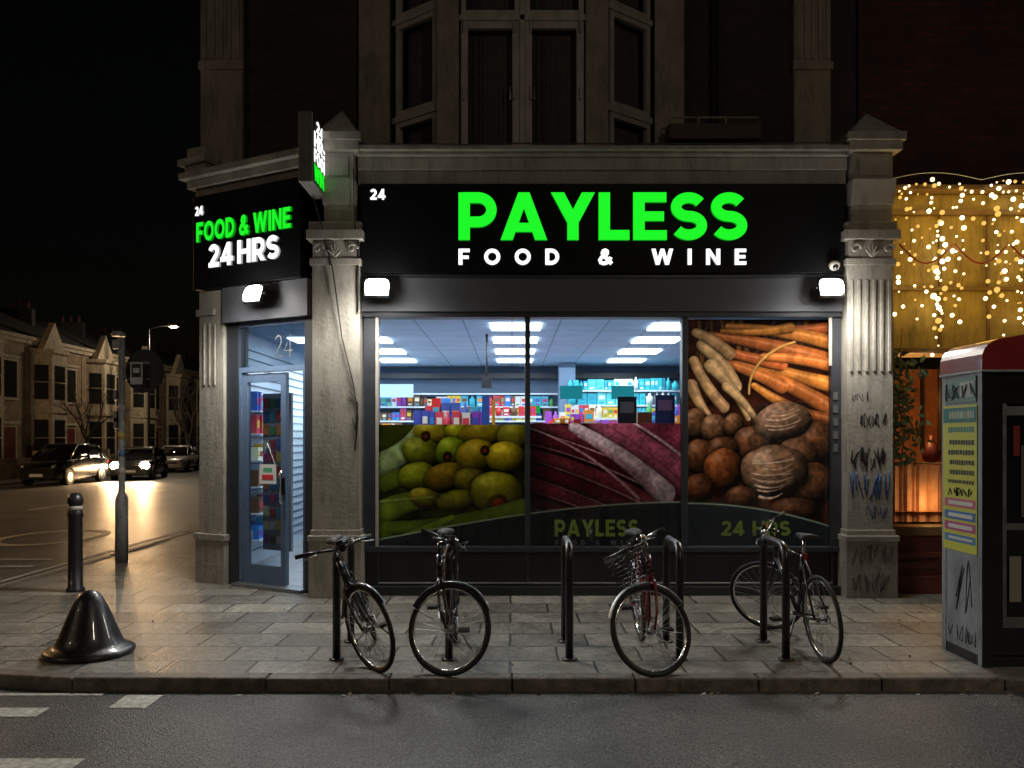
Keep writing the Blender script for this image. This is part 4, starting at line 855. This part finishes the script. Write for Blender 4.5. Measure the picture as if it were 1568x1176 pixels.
# ============================================================ BICYCLES
def bicycle(loc,head,lean,steer,frame,drop=False,basket=False,guards=True,rack=False,step=False,tyre=RUBBER,mg=None):
    e=empty('bicycle'); W=Matrix.Translation(loc)@Matrix.Rotation(R(head),4,'Z')@Matrix.Rotation(R(lean),4,'X')
    mg=mg or BLKMET
    rA=Vector((-.45,0,.34)); fA=Vector((.60,0,.34)); BB=Vector((0,0,.29)); ST=Vector((-.17,0,.80)); HT=Vector((.36,0,.86)); HB=Vector((.415,0,.70))
    def wheel(b,c):
        b.ring(c,.323,.0175,tyre,n=44,k=8); b.ring(c,.300,.0095,CHROME,n=44,k=6)
        b.tube([(c[0],-.045,c[2]),(c[0],.045,c[2])],.02,METAL,10)
        for s_ in (-1,1): b.tube([(c[0],s_*.03,c[2]),(c[0],s_*.034,c[2])],.032,METAL,12)
        for i in range(28):
            a=R(i*360/28); s_=1 if i%2 else -1; o=R(25 if (i//2)%2 else -25)
            b.tube([(c[0]+.03*math.cos(a+o),s_*.03,c[2]+.03*math.sin(a+o)),(c[0]+.298*math.cos(a),0,c[2]+.298*math.sin(a))],.0016,METAL,3,cap=False)
    def guard(b,c,a0,a1,m):
        n=18
        L=[]
        for i in range(n+1):
            a=R(a0+(a1-a0)*i/n); L.append([b.v((c[0]+r*math.cos(a),w_,c[2]+r*math.sin(a))) for r,w_ in ((.348,-.026),(.358,-.013),(.361,0),(.358,.013),(.348,.026))])
        for A,B_ in zip(L,L[1:]):
            for j in range(4): b.f([A[j],A[j+1],B_[j+1],B_[j]],m,None,True)
    b=MB(); b.xf=W
    b.tube([BB,ST],.0165,frame,10); b.tube([ST,ST+Vector((-.05,0,.13))],.013,CHROME,10); b.tube([BB,HB+Vector((.005,0,.02))],.018,frame,10)
    if step: b.tube([Vector((-.06,0,.48)),HB+Vector((-.01,0,.08))],.015,frame,10)
    else: b.tube([ST+Vector((.01,0,-.03)),HT+Vector((.01,0,-.03))],.015,frame,10)
    b.tube([HT,HB],.023,frame,12); b.tube([BB+Vector((0,-.04,0)),BB+Vector((0,.04,0))],.024,frame,12)
    for s_ in (-1,1):
        b.tube([BB+Vector((-.02,s_*.03,0)),rA+Vector((0,s_*.06,0))],.010,frame,8); b.tube([ST+Vector((0,s_*.015,-.04)),rA+Vector((0,s_*.06,0))],.0085,frame,8)
        d=Vector((.165*math.cos(R(25)),0,-.165*math.sin(R(25))))*s_
        p=BB+Vector((0,s_*.075,0)); b.tube([BB+Vector((0,s_*.03,0)),p,p+d],.009,METAL,8)
        c=p+d+Vector((0,s_*.06,0)); b.box(c.x-.045,c.x+.045,c.y-.045,c.y+.045,c.z-.012,c.z+.012,BLKMET)
    b.ring((BB.x,-.05,BB.z),.095,.005,METAL,n=30,k=6); b.ring((BB.x,-.05,BB.z),.06,.006,METAL,n=24,k=6)
    for i in range(5): a=R(i*72); b.tube([(BB.x,-.05,BB.z),(BB.x+.09*math.cos(a),-.05,BB.z+.09*math.sin(a))],.006,METAL,5)
    b.tube([(BB.x,-.05,BB.z+.095),(rA.x,-.05,rA.z+.035)],.004,BLKMET,5); b.tube([(BB.x,-.05,BB.z-.095),(rA.x+.02,-.05,rA.z-.05)],.004,BLKMET,5); b.ring((rA.x,-.05,rA.z),.037,.005,METAL,n=16,k=5)
    sp=ST+Vector((-.055,0,.14)); L=[]
    for t,wd,hh in ((-.13,.05,.015),(-.12,.075,.03),(-.06,.07,.032),(0,.04,.028),(.06,.025,.024),(.13,.018,.02),(.145,.008,.008)):
        L.append([b.v((sp.x+t,wd*math.cos(R(a)),sp.z+.02+hh*math.sin(R(a)))) for a in range(0,360,36)])
    for A,B_ in zip(L,L[1:]):
        for j in range(10): b.f([A[j],A[(j+1)%10],B_[(j+1)%10],B_[j]],RUBBER,None,True)
    b.f(L[0],RUBBER); b.f(L[-1],RUBBER)
    for s_ in (-1,1): b.tube([sp+Vector((-.09,s_*.03,.01)),sp+Vector((.0,s_*.015,-.01)),sp+Vector((.08,s_*.012,.01))],.004,CHROME,5)
    wheel(b,rA)
    if guards: guard(b,rA,20,190,mg)
    if rack:
        for s_ in (-1,1):
            b.tube([ST+Vector((0,s_*.03,-.08)),(-.3,s_*.06,.74),(-.7,s_*.06,.74)],.006,BLKMET,6); b.tube([(-.62,s_*.06,.74),rA+Vector((0,s_*.065,0))],.006,BLKMET,6)
        for x in (-.35,-.45,-.55,-.7): b.tube([(x,-.06,.74),(x,.06,.74)],.005,BLKMET,6)
    b.box(ST.x-.05,ST.x-.03,-.02,.02,ST.z-.03,ST.z+.02,REDPAINT)
    b.tube([(-.1,.03,.55)]+[(-.12+.09*math.cos(R(a)),.05,.5+.11*math.sin(R(a))) for a in range(30,331,30)]+[(-.1,.03,.5)],.010,RUBBER,7)
    b.tube([BB+Vector((-.03,.04,-.01)),BB+Vector((-.09,.16,-.285))],.008,METAL,6)
    b.build('frame_and_rear_wheel',e)
    ax=(HT-HB).normalized(); S=Matrix.Translation(HB)@Matrix.Rotation(R(steer),4,ax)@Matrix.Translation(-HB)
    b=MB(); b.xf=W@S
    for s_ in (-1,1): b.tube([HB+Vector((0,s_*.012,-.01)),HB+Vector((.02,s_*.05,-.06)),HB+Vector((.10,s_*.055,-.24)),fA+Vector((0,s_*.055,0))],[.014,.013,.011,.008],frame if not drop else BLKMET,8)
    b.tube([HB+Vector((.02,-.05,-.06)),HB+Vector((.02,.05,-.06))],.013,frame,8)
    b.tube([HT,HT+ax*.09],.014,BLKMET,8); C=HT+ax*.09; b.tube([C,C+Vector((.08,0,.02))],.015,BLKMET,8); C=C+Vector((.08,0,.02))
    b.tube([C+Vector((-.06,-.31,.02)),C+Vector((-.01,-.2,.02)),C+Vector((0,-.06,0)),C+Vector((0,.06,0)),C+Vector((-.01,.2,.02)),C+Vector((-.06,.31,.02))],.011,BLKMET if not basket else CHROME,8)
    for s_ in (-1,1):
        b.tube([C+Vector((-.03,s_*.2,.02)),C+Vector((-.065,s_*.33,.02))],.017,RUBBER,10); b.tube([C+Vector((-.01,s_*.19,.01)),C+Vector((.04,s_*.21,0)),C+Vector((.02,s_*.30,-.01))],.006,METAL,6)
        b.tube([C+Vector((.0,s_*.19,.02)),C+Vector((.10,s_*.12,.05)),C+Vector((.09,s_*.03,-.05)),HB+Vector((.03,s_*.02,.02))],.0035,RUBBER,5)
    b.sphere(C+Vector((.0,.12,.03)),.022,CHROME,10,6)
    b.tube([C+Vector((.03,0,-.0)),C+Vector((.07,0,-.0))],.028,BLKMET,12); b.box(C.x+.0,C.x+.03,-.03,.03,C.z+.01,C.z+.06,BLKMET)
    wheel(b,fA)
    if guards: guard(b,fA,35,165,mg)
    if guards:
        for s_ in (-1,1): b.tube([fA+Vector((0,s_*.05,0)),fA+Vector((-.34,s_*.02,.09))],.0025,METAL,4)
    if basket:
        bx0,bx1,by,z0,z1=C.x+.02,C.x+.24,.15,C.z-.24,C.z-.01
        for i in range(8):
            z=z0+(z1-z0)*i/7; k=.85+.15*i/7; c=(bx0+bx1)/2; hw=(bx1-bx0)/2*k; b.tube([(c-hw,-by*k,z),(c+hw,-by*k,z),(c+hw,by*k,z),(c-hw,by*k,z)],.0045 if i<7 else .008,BLKMET,4,closed=True)
        for i in range(13):
            y=-by+by*2*i/12
            for xx,sg_ in ((bx0,-1),(bx1,1)): b.tube([((bx0+bx1)/2+sg_*(bx1-bx0)/2*.85,y*.85,z0),(xx,y,z1)],.003,BLKMET,4)
            b.tube([(bx0+.02,y*.85,z0),(bx1-.02,y*.85,z0)],.003,BLKMET,4)
        for i in range(9):
            x=bx0+(bx1-bx0)*i/8
            for sg_ in (-1,1): b.tube([((bx0+bx1)/2+(x-(bx0+bx1)/2)*.85,sg_*by*.85,z0),(x,sg_*by,z1)],.003,BLKMET,4)
    b.build('front_wheel_and_handlebar',e)
    return e
BF=BLKMET; RF=pm('maroon_frame',(.16,.012,.02),.35,0,var=.1,coat=.4); GF=pm('graphite_frame',(.02,.021,.025),.35,.3,var=.1,coat=.4)
bicycle((-1.10,-2.42,0),-78,22,30,GF,guards=True)
bicycle((-.50,-2.50,0),-90,4,70,BF,guards=True,rack=True,mg=GF)
bicycle((1.12,-2.50,0),-90,5,-68,RF,basket=True,guards=True,step=True,mg=METAL)
bicycle((2.42,-2.30,0),94,-4,54,BF,guards=False)
# ============================================================ CARS
CGL=pm('car_glass',(.01,.01,.012),.05,var=0)
HL=emis('headlamp',(1,.78,.5),150); TAIL=pm('tail_lamp',(.3,.01,.01),.3,var=0)
def car(loc,head,col,lit=False,h=1.0):
    e=empty('parked_car' if not lit else 'car'); W=Matrix.Translation(loc)@Matrix.Rotation(R(head),4,'Z')
    P=pm('car_paint',col,.3,.2,var=.05,coat=.8); b=MB(); b.xf=W
    def loft(st,m,fn):
        L=[]
        for s_ in st: L.append([b.v((s_[0],y,z)) for y,z in fn(s_)])
        n=len(L[0])
        for A,B_ in zip(L,L[1:]):
            for j in range(n): b.f([A[j],A[(j+1)%n],B_[(j+1)%n],B_[j]],m,None,True)
        b.f(L[0],m); b.f(L[-1],m)
    body=[(-2.1,.66,.36,.66),(-2.05,.78,.26,.82),(-1.9,.83,.22,.90),(-1.3,.87,.2,.93),(0,.88,.2,.93),(1.0,.87,.2,.91),(1.6,.84,.2,.84),(1.95,.78,.22,.74),(2.1,.66,.28,.60)]
    loft([(x,w_,a,c*h) for x,w_,a,c in body],P,lambda s_:[(-s_[1]*.9,s_[2]),(s_[1]*.9,s_[2]),(s_[1],s_[2]+.15),(s_[1]*1.0,(s_[2]+s_[3])/2),(s_[1]*.96,s_[3]-.05),(s_[1]*.85,s_[3]),(-s_[1]*.85,s_[3]),(-s_[1]*.96,s_[3]-.05),(-s_[1],(s_[2]+s_[3])/2),(-s_[1],s_[2]+.15)])
    gh=[(-1.98,.70,.90),(-1.55,.66,1.32),(-1.3,.64,1.38),(-.5,.62,1.45),(.2,.62,1.43),(.55,.64,1.30),(1.15,.74,.90)]
    loft([(x,w_,t*h) for x,w_,t in gh],CGL,lambda s_:[(-.80,.86*h),(.80,.86*h),(s_[1],s_[2]),(-s_[1],s_[2])])
    rf=[(-1.62,.66,1.33),(-1.3,.65,1.395),(-.5,.63,1.465),(.2,.63,1.445),(.35,.63,1.41)]
    loft([(x,w_,t*h) for x,w_,t in rf],P,lambda s_:[(-s_[1],s_[2]-.03),(s_[1],s_[2]-.03),(s_[1]*.9,s_[2]+.015),(-s_[1]*.9,s_[2]+.015)])
    for s_ in (-1,1):
        for xa_,xb_,wa in (((-.5,1.44),(-.42,.90),.03),((1.2,.90),(.25,1.43),.03),((-1.5,.90),(-1.35,1.37),.06)):
            b.tube([(xa_[0],s_*(.80 if xa_[1]<1 else .63),xa_[1]*h),(xb_[0],s_*(.80 if xb_[1]<1 else .63),xb_[1]*h)],wa,P,6)
        b.sphere((.75,s_*.95,.98*h),.1,P,8,5,sc=(.6,1,.7))
        for wx in (-1.3,1.3):
            b.tube([(wx,s_*.68,.31),(wx,s_*.89,.31)],.315,RUBBER,24); b.tube([(wx,s_*.885,.31),(wx,s_*.90,.31)],.2,METAL,16)
            b.ring((wx,s_*.875,.33),.36,.02,RUBBER,n=20,k=5,a0=0,a1=180)
        b.sphere((1.97,s_*.60,.66*h),.19 if lit else .11,HL if lit else METAL,12,8,sc=(1,1.1,.9)); b.box(-2.09,-2.0,s_*.5-.0,s_*.74,.62*h,.82*h,TAIL)
    b.box(2.08,2.13,-.26,.26,.36,.47,WHITEIN); b.box(2.06,2.115,-.45,.45,.49,.58,BLKMET); b.box(-2.15,-2.08,-.26,.26,.5,.61,WHITEIN)
    b.build('body',e)
    if lit:
        for s_ in (-1,1):
            p=W@Vector((2.22,s_*.6,.66)); light('beam','SPOT',p,1900,(1,.60,.28),e,W@Vector((9,s_*.6,-.4)),spot_size=R(75),spot_blend=.8,shadow_soft_size=.08)
car((-18.5,24.9,RZ),-90,(.012,.013,.016),h=1.12)
car((-17.25,29.0,RZ),-78,(.02,.02,.022),lit=True)
car((-19.0,37.5,RZ),-80,(.35,.35,.36)); car((-18.9,44.5,RZ),-88,(.1,.1,.11))
# ============================================================ DISTANT STREET
HW=brickmat('terrace_brick',(.30,.20,.12),(.22,.15,.09),(.2,.17,.13),.225,.075,.01); HT_=pm('terrace_trim',(.38,.32,.24),.8,var=.3,dirt=.4); SL=pm('slate',(.02,.02,.023),.85,var=.3,scale=9)
HG=pm('house_glass',(.02,.02,.02),.1,var=0)
def house(M,w_=5.2,h=6.6,seed=0):
    b=MB(); b.xf=M; q=random.Random(seed)
    b.box(0,w_,0,8,0,h,HW); b.box(0,w_,-.12,.0-.001,h-.25,h-.05,HT_); b.box(-.05,w_+.05,-.2,-.001,h-.05,h+.12,HT_)
    b.prism([(-.05,h+.12),(4,h+2.0),(8.1,h+.12)],'x',.0,w_,SL)
    b.box(w_-.35,w_+.0,2.5,4.2,h+.5,h+2.2,SL)
    for k in range(3): b.lathe([(.11,0),(.09,.4)],REDBRICK,(w_-.18,2.8+.5*k,h+2.2),8)
    bx0,bx1=.5,2.9; cx=[(bx0,-.001),(bx0+.5,-.75),(bx1-.5,-.75),(bx1,-.001)]
    b.prism(cx,'z',0,h-.6,HT_)
    b.prism([(bx0-.08,-.002),(bx0+.46,-.86),(bx1-.46,-.86),(bx1+.08,-.002)],'z',h-.6,h-.42,HT_); b.prism([(bx0-.05,-.002),(bx0+.48,-.82),(bx1-.48,-.82),(bx1+.05,-.002)],'z',3.05,3.2,HT_)
    b.prism([(bx0+.2,h-.42),(bx1-.2,h-.42),((bx0+bx1)/2,h+1.0)],'y',-.5,-.2,HT_)
    for z0,z1 in ((.9,2.7),(3.7,5.4)):
        def sash(p,q_):
            d=Vector((q_[0]-p[0],q_[1]-p[1],0)); n=Vector((d.y,-d.x,0)).normalized(); a=Vector((p[0],p[1],0))+d*.16+n*.01; c=Vector((p[0],p[1],0))+d*.84+n*.01
            b.poly([a+Vector((0,0,z0)),c+Vector((0,0,z0)),c+Vector((0,0,z1)),a+Vector((0,0,z1))],HG)
            zm=(z0+z1)/2; b.tube([a+n*.02+Vector((0,0,zm)),c+n*.02+Vector((0,0,zm))],.03,HT_,4)
        for i in range(3): sash(cx[i],cx[i+1])
    for x0,x1,z0,z1 in ((3.5,4.5,3.7,5.4),(3.5,4.4,.1,2.3)):
        b.box(x0-.12,x1+.12,-.06,-.001,z0-.12,z1+.15,HT_); b.box(x0,x1,-.075,-.061,z0,z1,HG if z0>1 else DR); b.box(x0-.2,x1+.2,-.14,-.061,z1+.151,z1+.28,HT_)
    b.box(0,3.2,-1.8,-1.6,0,.9,HW); b.box(4.6,w_,-1.8,-1.6,0,.9,HW); b.box(3.2,3.45,-1.85,-1.55,0,1.2,HT_); b.box(4.4,4.6,-1.85,-1.55,0,1.2,HT_)
    return b.build('terraced_house')
for i in range(8):
    house(Matrix.Translation((-23.5,20.0+i*5.25,0))@Matrix.Rotation(R(90),4,'Z'),seed=i)
for i in range(6):
    house(Matrix.Translation((-33+i*5.25,76,0)),seed=20+i,h=7)
def tree(x,y,h,seed,twigs=5):
    b=MB(); q=random.Random(seed); BK=bpy.data.materials.get('bark') or pm('bark',(.04,.032,.025),.9,var=.3)
    def br(p,d,l,r,k):
        mid=p+d*l*.5+Vector((q.gauss(0,.04),q.gauss(0,.04),0))*l; e_=p+d*l; b.tube([p,mid,e_],[r,r*.8,r*.6],BK,5 if k<3 else 3,cap=False)
        if k>=twigs: return
        for i in range(3 if k<4 else 2):
            nd=(d+Vector((q.gauss(0,.45),q.gauss(0,.45),q.uniform(-.1,.4)))).normalized(); br(e_ if i else mid,nd,l*q.uniform(.62,.8),r*.58,k+1)
    br(Vector((x,y,0)),Vector((0,0,1)),h*.32,h*.022,0); return b.build('bare_tree')
tree(-20.8,31,5.2,1); tree(-20.7,43,6.5,2); tree(-20.6,52,8,3,6); tree(-14,64,10,4,6); tree(-20,68,11,5,6)
